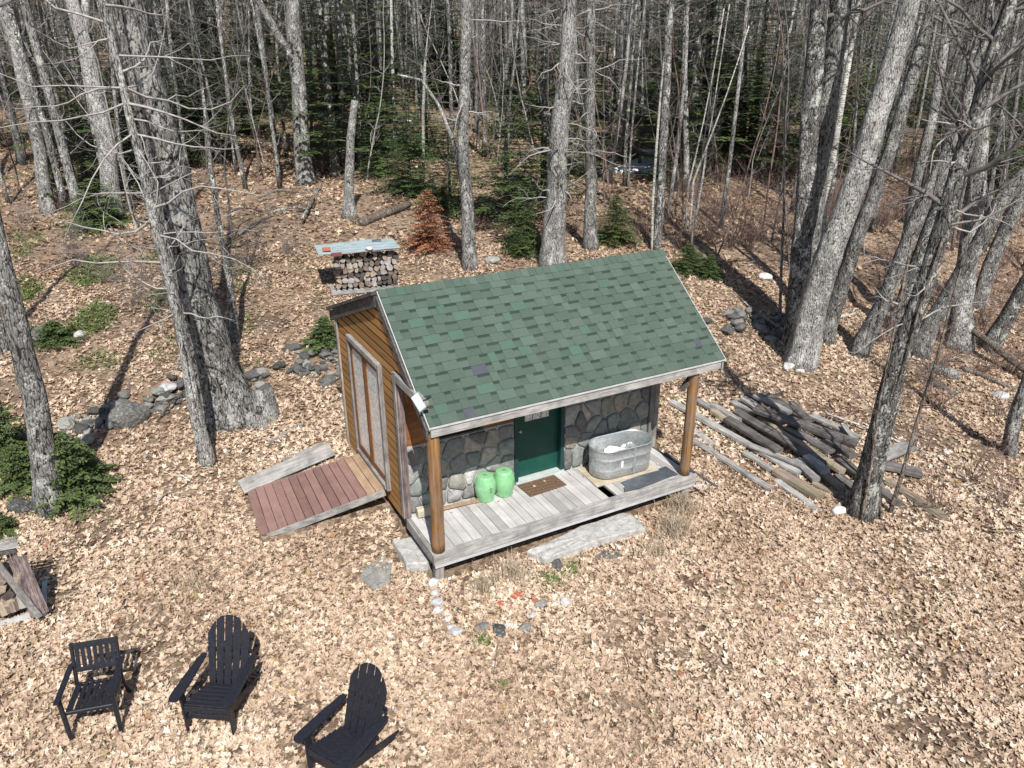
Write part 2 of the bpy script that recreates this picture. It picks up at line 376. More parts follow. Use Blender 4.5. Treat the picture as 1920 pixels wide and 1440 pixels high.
# ------------------------------------------------------------------ ground
def grid_ground():
    def axis(lo, hi, flo, fhi, fine, coarse):
        a = list(np.arange(flo, fhi, fine)); s = coarse; x = flo
        left = []
        st = fine
        while x > lo: st = min(st*1.15, coarse); x -= st; left.append(x)
        x = fhi; right = []; st = fine
        while x < hi: right.append(x); st = min(st*1.15, coarse); x += st
        return np.array(left[::-1]+a+right)
    xs = axis(-160, 300, -9, 18, .22, 7); ys = axis(-90, 300, -6, 20, .22, 7)
    X, Y = np.meshgrid(xs, ys); Z = hgt(X, Y)
    near = (np.hypot(X-3, Y-3) < 26)
    Z = Z + rng.normal(0, .012, Z.shape)*near
    V = np.stack([X, Y, Z], 2).reshape(-1, 3); nx = len(xs)
    i, j = np.meshgrid(np.arange(nx-1), np.arange(len(ys)-1)); k = (j*nx+i).ravel()
    F = np.stack([k, k+1, k+nx+1, k+nx], 1)
    me = bpy.data.meshes.new('ground'); me.from_pydata(V.tolist(), [], F.tolist()); me.materials.append(MT['ground'])
    me.polygons.foreach_set('use_smooth', [True]*len(me.polygons))
    o = bpy.data.objects.new('ground', me); col.objects.link(o); o['kind'] = 'structure'
grid_ground()

def leaf_field():
    """individual lobed oak leaves lying on the ground"""
    def scatter(n, rmin, rmax, smin, smax, wd=44):
        # by view wedge: azimuth about the camera's heading
        az = rng.uniform(rad(-wd), rad(wd), n); D = np.sqrt(rng.uniform(rmin**2, rmax**2, n))
        a = -YAW + az
        return CAM[0]+np.sin(a)*D, CAM[1]+np.cos(a)*D, rng.uniform(smin, smax, n)
    parts = [scatter(20000, 1.5, 7, .026, .056, 62), scatter(112000, 4.0, 13.5, .024, .058), scatter(88000, 13.5, 24, .034, .068), scatter(52000, 24, 48, .06, .11)]
    X = np.concatenate([p[0] for p in parts]); Y = np.concatenate([p[1] for p in parts]); S = np.concatenate([p[2] for p in parts])
    keep = ~((X > -.05) & (X < 5.05) & (Y > .05) & (Y < 4.6))
    keep &= ~((X > -2.16) & (X < 0) & (Y > 2.0) & (Y < 3.72))
    thin = np.sin(X*1.3+1.7*np.sin(Y*.8))+np.sin(Y*1.9-X*.7+2*np.sin(X*.5))+.8*np.sin(X*3.1+Y*2.3)
    keep &= ~((thin > np.where(Y > 6, .3, 1.0)) & (rng.uniform(0, 1, len(X)) < np.where(Y > 6, .72, .62)))
    X, Y, S = X[keep], Y[keep], S[keep]
    nd = 46; X = np.concatenate([X, rng.uniform(.2, 4.8, nd)]); Y = np.concatenate([Y, 1.15-np.abs(rng.normal(0, .22, nd))]); S = np.concatenate([S, rng.uniform(.02, .035, nd)]); n = len(X)
    K = 10
    th = np.arange(K)*2*math.pi/K
    prof = np.array([1.15, .55, .95, .5, .85, .42, .85, .5, .95, .55])
    wob = rng.uniform(.75, 1.25, (n, K))
    R = prof[None]*wob*S[:, None]
    lx = np.cos(th)[None]*R*1.2; ly = np.sin(th)[None]*R*.85
    curl = rng.uniform(-.2, 1.3, n)[:, None]
    lz = curl*(ly**2/S[:, None]) + rng.uniform(-.1, .5, n)[:, None]*(lx**2/S[:, None]) + rng.normal(0, .08, (n, K))*S[:, None]
    P = np.stack([lx, ly, lz], 2); P = np.concatenate([np.zeros((n, 1, 3)), P], 1)
    # tilt then spin
    ta = rng.normal(0, .32, n); tb = rng.normal(0, .32, n); tz = rng.uniform(0, 2*math.pi, n)
    ca, sa = np.cos(ta)[:, None], np.sin(ta)[:, None]; x, y, z = P[..., 0], P[..., 1], P[..., 2]
    y, z = y*ca-z*sa, y*sa+z*ca
    cb, sb = np.cos(tb)[:, None], np.sin(tb)[:, None]; x, z = x*cb+z*sb, -x*sb+z*cb
    cz, sz = np.cos(tz)[:, None], np.sin(tz)[:, None]; x, y = x*cz-y*sz, x*sz+y*cz
    z = z - z.min(1)[:, None]*.6
    gz = hgt(X, Y)+.004+rng.uniform(0, .02, n); gz[-nd:] = .026
    V = np.stack([x+X[:, None], y+Y[:, None], z+gz[:, None]], 2).reshape(-1, 3)
    base = (np.arange(n)*(K+1))[:, None]
    i = np.arange(K); tri = np.stack([np.zeros(K, int), 1+i, 1+(i+1) % K], 1).ravel()
    L = (base+tri[None]).ravel().astype(np.int32)
    me = bpy.data.meshes.new('fallen_leaves'); me.vertices.add(len(V)); me.vertices.foreach_set('co', V.astype(np.float32).ravel())
    nt_ = n*K; me.loops.add(nt_*3); me.loops.foreach_set('vertex_index', L)
    me.polygons.add(nt_); me.polygons.foreach_set('loop_start', np.arange(nt_, dtype=np.int32)*3)
    me.update(calc_edges=True)
    # patches of paler and browner leaves, with single strays
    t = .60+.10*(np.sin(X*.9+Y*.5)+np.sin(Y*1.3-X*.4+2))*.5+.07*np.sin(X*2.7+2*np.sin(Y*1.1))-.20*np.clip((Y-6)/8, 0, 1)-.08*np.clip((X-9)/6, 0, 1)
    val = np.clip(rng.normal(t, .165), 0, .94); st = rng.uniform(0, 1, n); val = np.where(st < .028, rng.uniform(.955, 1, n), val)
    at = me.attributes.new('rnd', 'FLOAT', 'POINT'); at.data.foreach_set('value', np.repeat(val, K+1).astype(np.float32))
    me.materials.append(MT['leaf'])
    o = bpy.data.objects.new('fallen_leaves', me); col.objects.link(o)
    tag(o, 'layer of fallen tan oak leaves covering the forest floor', 'leaf litter', kind='stuff')
leaf_field()

# ------------------------------------------------------------------ shed
shed = empty('shed', (0, 0, 0), 0, 'small cabin shed with green shingle roof, stone porch wall and log porch posts', 'shed')
W_, YW, YB = 5.03, 1.24, 4.31
RY, RZ, EY, EZ = 1.817, 3.635, -.02, 2.155          # ridge and front eave
XL, XR = .02, 5.38
BEY, BEZ = 4.62, 2.62                              # back eave
def poly_inset(poly, c, k): return [((x-c[0])*k+c[0], (y-c[1])*k+c[1]) for x, y in poly]
def voronoi_cells(x0, x1, z0, z1, nx, nz, jit):
    P = []
    for j in range(nz):
        for i in range(nx):
            P.append((x0+(i+.5+(.25 if j % 2 else -.25)+random.uniform(-jit, jit))*(x1-x0)/nx, z0+(j+.5+random.uniform(-jit, jit))*(z1-z0)/nz))
    out = []
    for a in P:
        poly = [(x0, z0), (x1, z0), (x1, z1), (x0, z1)]
        for b_ in P:
            if a is b_ or abs(a[0]-b_[0]) > 1.2 or abs(a[1]-b_[1]) > 1.2: continue
            mx, mz = (a[0]+b_[0])/2, (a[1]+b_[1])/2; nx_, nz_ = b_[0]-a[0], b_[1]-a[1]
            new = []
            for k in range(len(poly)):
                p, q = poly[k], poly[(k+1) % len(poly)]
                dp = (p[0]-mx)*nx_+(p[1]-mz)*nz_; dq = (q[0]-mx)*nx_+(q[1]-mz)*nz_
                if dp <= 0: new.append(p)
                if dp*dq < 0:
                    t = dp/(dp-dq); new.append((p[0]+(q[0]-p[0])*t, p[1]+(q[1]-p[1])*t))
            poly = new
            if len(poly) < 3: break
        if len(poly) >= 3: out.append((a, poly))
    return out
def roundpoly(poly, it=1):
    for _ in range(it):
        new = []
        for k in range(len(poly)):
            p, q = poly[k], poly[(k+1) % len(poly)]
            new.append((p[0]*.86+q[0]*.14, p[1]*.86+q[1]*.14)); new.append((p[0]*.14+q[0]*.86, p[1]*.14+q[1]*.86))
        poly = new
    return poly
def stone_panel(x0, x1, z0, z1, nx, nz, y):
    s = MB()
    for c, poly in voronoi_cells(x0, x1, z0, z1, nx, nz, .42):
        cx = sum(p[0] for p in poly)/len(poly); cz = sum(p[1] for p in poly)/len(poly)
        sz = math.sqrt(max(1e-4, (max(p[0] for p in poly)-min(p[0] for p in poly))*(max(p[1] for p in poly)-min(p[1] for p in poly))))
        k = max(.6, 1-.030/sz)
        a = roundpoly(poly_inset(poly, (cx, cz), k)); n = len(a)
        b_ = [((p[0]-cx)*.86+cx+random.uniform(-.006, .006), (p[1]-cz)*.86+cz+random.uniform(-.006, .006)) for p in a]
        d = random.uniform(.03, .065); tl = random.uniform(-.015, .015)
        V = [(p[0], y+.02, p[1]) for p in a]+[(p[0], y-d*.7, p[1]) for p in a]+[(p[0], y-d-tl*(p[0]-cx)/.1*.3+random.uniform(-.003, .003), p[1]) for p in b_]+[(cx, y-d-.008, cz)]
        F = [[k_, (k_+1) % n, n+(k_+1) % n, n+k_] for k_ in range(n)]+[[n+k_, n+(k_+1) % n, 2*n+(k_+1) % n, 2*n+k_] for k_ in range(n)]+[[2*n+k_, 2*n+(k_+1) % n, 3*n] for k_ in range(n)]
        s.add(V, F)
    return s
# wall body (framing behind everything) and front wall
DX0, DX1 = 2.03, 3.02                               # door opening
mw = MB(); mw.box((.04, YW+.02, 0), (DX0, YW+.16, 1.22)); mw.box((DX1, YW+.02, 0), (W_-.03, YW+.16, 1.30)); stone_wall = mw.build('stone_wall', MT['mortar'], shed)
sp = stone_panel(.09, DX0-.0, .01, 1.20, 7, 4, YW+.02); sp.build('veneer_stones', MT['veneer'], stone_wall, True)
sp = stone_panel(DX1+.0, W_-.17, .01, 1.28, 7, 4, YW+.02); sp.build('veneer_stones', MT['veneer'], stone_wall, True)
up = MB(); up.box((.04, YW+.03, 1.222), (DX0, YW+.15, 2.9)); up.box((DX1, YW+.03, 1.302), (W_-.03, YW+.15, 2.9)); up.box((DX0+.001, YW+.031, 2.1), (DX1-.001, YW+.149, 2.9))
up.build('upper_wall', MT['panel_brown'], shed)
for (a, b_, zb_) in ((.55, 1.45, 1.225), (3.58, 4.43, 1.305)):
    wf = MB(); wf.box((a, YW-.01, zb_), (b_, YW+.028, zb_+.03)); wf.box((a, YW-.01, 2.0), (b_, YW+.028, 2.06)); wf.box((a, YW-.01, zb_+.032), (a+.05, YW+.028, 1.998)); wf.box((b_-.05, YW-.01, zb_+.032), (b_, YW+.028, 1.998))
    f_ = wf.build('porch_window', MT['old_beam'], shed); g = MB(); g.box((a+.051, YW+.012, zb_+.033), (b_-.051, YW+.026, 1.997)); g.build('pane', MT['void'], f_)
# door
dm = MB(); dm.box((DX0+.07, YW+.10, .07), (DX1-.07, YW+.14, 2.06)); door = dm.build('front_door', MT['door_green'], shed)
for r_ in range(3):
    for c_ in range(3):
        g = MB(); x = 2.28+c_*.162; z = 1.13+r_*.2; g.box((x, YW+.085, z), (x+.145, YW+.098, z+.18)); g.build('pane', MT['speckle'], door)
k = MB(); k.tube([(DX0+.14, YW+.10, .98), (DX0+.14, YW+.06, .98), (DX0+.14, YW+.03, .98)], [.012, .03, .02], 12); k.build('knob', MT['white_metal'], door, True)
df = MB(); df.box((DX0, YW-.01, .05), (DX0+.068, YW+.16, 2.1)); df.box((DX1-.068, YW-.01, .05), (DX1, YW+.16, 2.1)); df.build('door_frame', m_plain('green_door_frame', (.010, .045, .045), .5), shed)
ds = MB(); ds.box((DX0+.01, YW-.05, .004), (DX1-.01, YW+.155, .048)); ds.build('door_sill', MT['sill'], shed)
# corner posts of the porch wall
cp = MB(); cp.box((W_-.168, YW-.045, .003), (W_-.062, YW+.02, 2.55)); cp.build('corner_board', MT['grey_wood_z'], shed)
cp = MB(); cp.box((W_-.06, YW-.05, .003), (W_+.03, YW+.16, 2.6)); cp.build('corner_board', MT['grey_wood_z'], shed)
cp = MB(); cp.box((-.015, YW-.09, .003), (.085, YW+.015, 2.50)); cp.build('corner_board', MT['purple_beam'], shed)
cp = MB(); cp.box((-.035, YW-.065, .003), (-.0155, YW+.03, 2.52)); cp.build('corner_board', MT['grey_wood_z'], shed)
# left gable: clapboards clipped by the roof slopes
def roof_z(y): return RZ-(RY-y)*(RZ-EZ)/(RY-EY) if y < RY else RZ-(y-RY)*(RZ-BEZ)/(BEY-RY)
def gable_boards(x, sgn, y0, y1, openings, mat):
    s = MB(); z = -.12; st = .150
    while z < 3.55:
        zt = z+st
        ya, yb = y0, y1
        zz = zt+.06
        # trim by roof slopes
        yf = RY-(RZ-zz)*(RY-EY)/(RZ-EZ); ybk = RY+(RZ-zz)*(BEY-RY)/(RZ-BEZ)
        ya = max(ya, yf); yb = min(yb, ybk)
        segs = [(ya, yb)] if yb > ya else []
        for (oy0, oy1, oz0, oz1) in openings:
            if zt > oz0 and z < oz1:
                new = []
                for a, b_ in segs:
                    if oy0 > a: new.append((a, min(b_, oy0)))
                    if oy1 < b_: new.append((max(a, oy1), b_))
                segs = [q for q in new if q[1]-q[0] > .02]
        for a, b_ in segs:
            xx = [x, x+sgn*.024, x+sgn*.020]; zt_ = zt-.036
            V = [(xx[0], a, z), (xx[1], a, z), (xx[2], a, zt_), (xx[0], a, zt_), (xx[0], b_, z), (xx[1], b_, z), (xx[2], b_, zt_), (xx[0], b_, zt_)]
            s.add(V, [(0, 1, 2, 3), (7, 6, 5, 4), (0, 4, 5, 1), (1, 5, 6, 2), (2, 6, 7, 3), (3, 7, 4, 0)])
        z = zt
    return s
FY0, FY1, FZ0, FZ1 = 1.96, 3.53, .19, 2.34          # glazed double door
gable_boards(.036, -1, YW+.03, YB-.02, [(FY0, FY1, FZ0, FZ1)], None).build('left_siding', MT['siding'], shed)
# the gable part over the porch side opening
g2 = gable_boards(.03, -1, .0, YW+.028, [(-1, YW+.028, -1, 2.54)], None); g2.build('left_siding', MT['siding'], shed)
gable_boards(W_, 1, YW+.17, YB-.02, [], None).build('right_siding', MT['siding'], shed)
bw = MB(); bw.add([(.030, YW+.03, -.13), (.030, YB, -.13), (.030, YB, 2.58), (.030, RY, 3.52), (.030, YW+.03, 3.02), (.038, YW+.03, -.13), (.038, YB, -.13), (.038, YB, 2.58), (.038, RY, 3.52), (.038, YW+.03, 3.02)],
   [(0, 1, 2, 3, 4), (9, 8, 7, 6, 5), (0, 4, 9, 5), (1, 6, 7, 2), (2, 7, 8, 3), (3, 8, 9, 4), (0, 5, 6, 1)])
bw.build('inner_wall', m_plain('painted_lap_shadow', (.035, .022, .012), .9), shed)  # dark backing paints the cast shadow lines between the clapboards
bw = MB(); bw.box((.0, YB-.001, -.15), (W_, YB+.02, 2.64)); bw.build('back_wall', MT['siding'], shed)
cb = MB(); cb.box((-.03, YB-.045, -.12), (.0, YB+.03, 2.56)); cb.build('corner_board', MT['grey_wood_z'], shed)
# double glazed door in the gable
fr = MB()
fr.box((-.055, FY0-.07, FZ0-.06), (.03, FY0, FZ1+.07)); fr.box((-.055, FY1, FZ0-.06), (.03, FY1+.07, FZ1+.07)); fr.box((-.06, FY0+.001, FZ1), (.03, FY1-.001, FZ1+.08)); fr.box((-.065, FY0+.001, FZ0-.06), (.03, FY1-.001, FZ0))
dd = fr.build('double_door', MT['grey_wood_z'], shed)
mid = (FY0+FY1)/2
for (a, b_) in ((FY0, mid), (mid, FY1)):
    st = MB(); st.box((-.02, a+.005, FZ0+.002), (.02, a+.10, FZ1-.002)); st.box((-.02, b_-.10, FZ0+.002), (.02, b_-.005, FZ1-.002)); st.box((-.018, a+.101, FZ1-.12), (.018, b_-.101, FZ1-.004)); st.box((-.018, a+.101, FZ0+.004), (.018, b_-.101, FZ0+.12))
    lf = st.build('door_leaf', MT['panel_brown'], dd)
    g = MB(); g.box((-.006, a+.101, FZ0+.121), (.004, b_-.101, FZ1-.121)); g.build('pane', MT['speckle'], lf)
# porch side beam under the gable and plate beams
sb = MB(); sb.box((-.03, .06, 2.40), (.06, YW+.06, 2.52)); sb.build('side_beam', MT['grey_wood_y'], shed)
fb = MB(); fb.box((XL+.03, .055, 2.04), (XR-.06, .16, 2.16)); fb.build('front_beam', MT['old_beam'], shed)
# flood lamp
fl = MB(); L0 = pl(785, 754, 0, -.14)
def lampT(v):
    c_ = np.array(L0); R_ = np.array(Matrix.Rotation(rad(-40), 3, 'Y') @ Matrix.Rotation(rad(12), 3, 'X')); return v @ R_.T + c_
nl = np.array([-.62, -.50, .60]); fl.bar(pl(777, 742, 0, -.19), pl(793, 768, 0, -.17), .115, .03, nl, bevel=.01); fo = fl.build('flood_lamp', MT['lamp_box'], shed)
br = MB(); br.tube([L0+np.array([.02, 0, 0]), (-.03, L0[1]-.02, L0[2]+.02), (.0, L0[1]-.05, L0[2]+.06)], [.015, .012, .012], 8); br.build('bracket', MT['black_paint'], fo)
# roof
def slope(x0, x1, ya, za, yb, zb, th, name, mat):
    s = MB(); d = np.array([0, yb-ya, zb-za]); nrm = np.cross(np.array([1, 0, 0]), d); nrm /= np.linalg.norm(nrm)
    if nrm[2] < 0: nrm = -nrm
    V = [(x0, ya, za), (x1, ya, za), (x1, yb, zb), (x0, yb, zb)]; V2 = [tuple(np.array(v)-nrm*th) for v in V]
    s.add(V+V2, [(0, 1, 2, 3), (7, 6, 5, 4), (0, 4, 5, 1), (1, 5, 6, 2), (2, 6, 7, 3), (3, 7, 4, 0)]); return s
slope(XL+.02, XR-.02, EY+.01, EZ-.012, RY-.001, RZ-.014, .05, 'x', None).build('roof_boards', MT['old_beam'], shed)
roof_th = MB()
ex = np.array([1., 0, 0]); dv = np.array([0, RY-EY, RZ-EZ]); SL = np.linalg.norm(dv); dv /= SL; nv = np.cross(ex, dv)
O0 = np.array([0, EY, EZ])
def shq(s, x0, x1, s0, s1, h0, h1, a):
    """one shingle tab: butt end raised h0, head h1"""
    P = lambda x, q, h: O0+ex*x+dv*q+nv*h
    V = [P(x0, s0, h0), P(x1, s0, h0), P(x1, s1, h1), P(x0, s1, h1), P(x0, s0, -.004), P(x1, s0, -.004), P(x1, s1, -.004), P(x0, s1, -.004)]
    s.add(V, [(0, 1, 2, 3), (0, 4, 5, 1), (1, 5, 6, 2), (3, 7, 4, 0)], a)
rows = 14; ex_h = (SL-.10)/rows
for r_ in range(rows):
    s0 = r_*ex_h; s1 = s0+ex_h; x = XL-random.uniform(0, .2)
    lean = .0
    while x < XR:
        wt = random.choice([.13, .17, .2, .24, .28]); wg = random.choice([.10, .13, .17, .2])
        a0, a1 = max(x, XL), min(x+wt, XR)
        if a1-a0 > .01:
            v = random.uniform(.4, .88) if random.random() > .05 else (random.uniform(.95, .985) if random.random() < .8 else 1.0)
            shq(roof_th, a0+.002, a1-.002, s0-.004+random.uniform(-.003, .003), s1+.004, .013, .003, v)
        a0, a1 = max(x+wt, XL), min(x+wt+wg, XR)
        if a1-a0 > .01:
            v = random.uniform(.3, .8)
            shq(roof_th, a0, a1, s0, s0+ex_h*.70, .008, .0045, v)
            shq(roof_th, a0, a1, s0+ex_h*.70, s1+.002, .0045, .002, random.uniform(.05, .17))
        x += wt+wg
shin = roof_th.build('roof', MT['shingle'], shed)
cap = MB(); x = XL; 
while x < XR-.02:
    x1_ = min(x+.135, XR+.01); a = random.uniform(.45, .93) if random.random() > .1 else .96
    P = lambda xx, yy, h: (xx, RY+yy, RZ-abs(yy)*((RZ-EZ)/(RY-EY) if yy < 0 else (RZ-BEZ)/(BEY-RY))+h)
    V = [P(x, -.115, .018), P(x, 0, .022), P(x, .13, .018), P(x1_+.02, -.115, .008), P(x1_+.02, 0, .012), P(x1_+.02, .13, .008), P(x, -.115, .0), P(x, 0, .0), P(x, .13, .0)]
    cap.add(V, [(0, 1, 4, 3), (1, 2, 5, 4), (0, 6, 7, 1), (1, 7, 8, 2)], a); x = x1_
cap.build('ridge_cap', MT['shingle'], shin)
slope(XL, XR, RY+.001, RZ-.004, BEY, BEZ, .05, 'b', None).build('back_roof', MT['old_beam'], shed)
# drip edge, fascia, rakes
de = MB(); de.box((XL-.012, EY-.022, EZ-.028), (XR+.012, EY-.004, EZ-.004)); de.build('drip_edge', MT['white_metal'], shed)
fa = MB(); fa.box((XL+.02, EY+.000, EZ-.165), (XR-.07, EY+.035, EZ-.035)); fa.build('fascia', MT['grey_wood_x'], shed)
def rake(x0, x1, ya, za, yb, zb, wd, up_, mat, name):
    s = MB(); V = []
    for x in (x0, x1): V += [(x, ya, za+up_), (x, yb, zb+up_), (x, yb, zb+up_-wd), (x, ya, za+up_-wd)]
    s.add(V, [(0, 1, 2, 3), (7, 6, 5, 4), (0, 4, 5, 1), (1, 5, 6, 2), (2, 6, 7, 3), (3, 7, 4, 0)]); return s.build(name, mat, shed)
rake(XL-.016, XL-.004, EY-.02, EZ, RY, RZ, .045, .0, MT['white_metal'], 'rake_trim')
rake(XR+.004, XR+.016, EY-.02, EZ, RY, RZ, .045, .0, MT['white_metal'], 'rake_trim')
rake(XR-.05, XR-.01, EY, EZ, RY, RZ, .15, -.055, MT['grey_wood_y'], 'rake_board')
rake(-.02, .015, EY+.04, EZ+.02, RY, RZ, .14, -.075, MT['old_beam'], 'rake_board')
rake(-.045, .02, RY+.02, RZ-.005, BEY-.02, BEZ, .19, -.06, MT['old_beam'], 'rake_board')
rake(-.09, .0, RY+.003, RZ-.003, BEY+.02, BEZ, .055, .0, MT['old_beam'], 'rake_board')
rake(W_+.03, W_+.07, RY+.02, RZ-.005, BEY-.02, BEZ, .19, -.06, MT['old_beam'], 'rake_board')
# log posts
def log_post(px0, px1, x, y, r, ztop, label):
    s = MB(); z = np.linspace(.0, ztop, 14); s.tube([(x+.006*math.sin(q*2.1), y+.005*math.cos(q*1.7), q) for q in z], [r*(1.06-.07*q/ztop) for q in z], 18, .02)
    return s.build('porch_post', MT['post_wood'], shed, True)
log_post(0, 0, .115, .115, .095, 2.1, ''); log_post(0, 0, 4.86, .12, .088, 2.05, '')
bc = MB(); b0 = pl(1278, 731, 1, .17); b1 = pl(1312, 690, 1, .17)
bc.bar(b0, b1+np.array([0, 0, .05]), .045, .11, (0, 1, 0)); bc.build('brace', MT['old_beam'], shed)
# deck
dk = MB(); gap = pl(1144, 920, 2, 0); nb = 31; bwid = (W_-.06-.05)/nb
gi = int((gap[0]-.06)/bwid)
for i in range(nb):
    x0 = .06+i*bwid; z = random.uniform(-.003, .0)
    y0 = .118
    if i == gi: y0 = .52
    dk.box((x0+.004, y0, -.04), (x0+bwid-.004, YW+.02, z))
deck = dk.build('deck', MT['deck_wood'], shed)
fbm = MB(); fbm.box((0.0, 0.0, -.165), (W_+.02, .045, .004), .9); fbm.box((0.0, .047, -.05), (W_-.02, .112, .002), .8); fbm.build('deck_beam', MT['grey_wood_x'], shed)
fbm = MB(); fbm.box((-.012, .003, -.165), (.05, YW-.1, .0035), .6); fbm.build('deck_beam', MT['grey_wood_y'], shed)
fbm = MB(); fbm.box((.01, .012, -.235), (W_, .04, -.168), .9); fbm.build('deck_trim', MT['white_metal'], shed)
fbm = MB(); fbm.box((W_-.045, .05, -.16), (W_+.01, YW, -.004), .3); fbm.box((.06, YW-.1, -.2), (W_-.05, YW-.05, -.045)); fbm.build('deck_joist', MT['old_beam'], shed)
for x in (.1, 4.88):
    s = MB(); s.bar((x, .12, H(x, .12)-.1), (x, .12, -.17), .15, .15, (0, 1, 0), wob=.004, seg=3, bevel=.02); s.build('deck_pier', MT['grey_wood_z'], shed)
fnd = MB(); fnd.box((.04, 1.3, -.5), (W_-.04, 1.36, -.05)); fnd.build('floor_skirt', MT['old_beam'], shed)
fb_ = MB(); fb_.box((.06, .3, H(2, 1)-.05), (W_-.06, 1.29, H(2, 1)+.02)); fb_.build('under_deck_shade', m_plain('painted_void_shade', (.03, .024, .02), 1), shed)  # dark sheet, coloured as the shade of the void under the deck
# ------------------------------------------------------------------ ramp and boards beside it
rp = empty('ramp', (0, 2.7, 0), 0, 'reddish brown board ramp leading up to the glazed double door', 'ramp')
A0, A1 = np.array([-2.13, 2.26, -.27]), np.array([-2.07, 3.66, -.20]); B0, B1 = np.array([-.06, 2.04, .13]), np.array([-.06, 3.42, .13])
s = MB(); s2 = MB()
for i in range(14):
    for t0, t1, mb in ((i/14, (i+1)/14-.006, s if i < 12 else s2),):
        V = [A0+(B0-A0)*t0, A0+(B0-A0)*t1, A1+(B1-A1)*t1, A1+(B1-A1)*t0]
        zz = random.uniform(0, .003)
        mb.add([v+np.array([0, -2.7, zz]) for v in V]+[v+np.array([0, -2.7, -.035]) for v in V], [(0, 1, 2, 3), (7, 6, 5, 4), (0, 4, 5, 1), (1, 5, 6, 2), (2, 6, 7, 3), (3, 7, 4, 0)])
s.build('tread_boards', MT['ramp_wood'], rp); s2.build('landing_boards', MT['tan_wood'], rp)
for (a, b_) in ((A0, B0), (A1, B1)):
    q = MB(); off = np.array([0, -2.7-.03 if a is A0 else -2.7+.03, -.075]); q.bar(a+off+(b_-a)*.05, b_+off, .05, .10, seg=5, wob=.002); q.build('side_rail', MT['grey_wood_x'], rp)
def plank(px0, px1, h0, h1, wd, th, label, mat='grey_wood_x', cat='plank', name='plank', group=None, tilt=0, lift=None):
    p = gp(*px0, h0); q = gp(*px1, h1); d = (q-p); L = np.linalg.norm(d); mid_ = (p+q)/2
    s = MB(); s.bar((-L/2, 0, 0), (L/2, 0, 0), wd, th, (0, math.sin(tilt), math.cos(tilt)), seg=6, wob=min(.006, th*.12), bevel=min(th, wd)*.15)
    o = s.build(name, MT[mat], None); o.location = mid_
    o.rotation_euler = Vector(d).to_track_quat('X', 'Z').to_euler(); return tag(o, label, cat, group)
plank((452, 914), (622, 842), .12, .18, .30, .035, 'grey weathered plank lying along the far side of the red ramp', tilt=-.5)
plank((530, 865), (606, 835), .03, .05, .20, .03, 'short pale plank half buried in leaves behind the grey plank by the ramp')
plank((508, 828), (572, 792), .03, .03, .07, .04, 'thin dark board on the ground between the hollow stump and the ramp', 'grey_wood_x')

# ------------------------------------------------------------------ things on the porch
def stool(px, py, label):
    p = pl(px, py, 2, 0.0); o = empty('garden_stool', (p[0], p[1]+.17, .002), random.uniform(0, 6), label, 'stool', 'green ceramic garden stools on the porch')
    zz = [0, .012, .03, .06, .12, .20, .26, .32, .38, .425, .45, .462, .468, .470]; rr = [.125, .135, .137, .143, .166, .180, .183, .180, .166, .146, .140, .132, .10, .0001]
    s = MB(); s.tube([(0, 0, z) for z in zz], rr, 36); s.build('body', MT['stool'], o, True)
    for z in (.055, .415):
        b_ = MB()
        for k_ in range(28):
            a = k_*2*math.pi/28; r = .150; b_.tube([(r*.96*math.cos(a), r*.96*math.sin(a), z), (r*1.03*math.cos(a), r*1.03*math.sin(a), z)], [.007, .004], 6)
        b_.build('stud_band', MT['stool'], o)
    h = MB()
    for (hx, hy) in ((0, 0), (.03, 0), (-.03, 0), (0, .03), (0, -.03)): h.tube([(hx, hy, .4695), (hx, hy, .4712)], [.009, .009], 8)
    h.build('vent_holes', MT['void'], o)
    h = MB()
    for (da, dz) in ((0, 0), (.12, .02), (-.12, .02), (0, .04), (.06, -.03), (-.06, -.03)):
        a = -.6+da; h.tube([(.178*math.cos(a), .178*math.sin(a), .26+dz), (.185*math.cos(a), .185*math.sin(a), .26+dz)], [.009, .009], 8)
    h.build('vent_holes', MT['void'], o); return o
stool(919, 945, 'green ceramic garden stool farther from the door, nearer the left porch post').rotation_euler.z = -.9
stool(954, 935, 'green ceramic garden stool touching the green door frame, right beside the doormat').rotation_euler.z = 2
c0, c1, c2 = pl(972, 912, 2, 0), pl(1014, 934, 2, 0), pl(1058, 908, 2, 0)
o = empty('doormat', ((c0[0]+c2[0])/2, (c0[1]+c2[1])/2, 0), 0, 'brown coir doormat with leaves on it before the green door', 'doormat')
s = MB(); s.box((-.37, -.23, .003), (.37, .23, .02)); s.build('mat', MT['doormat'], o)
o.rotation_euler.z = .05
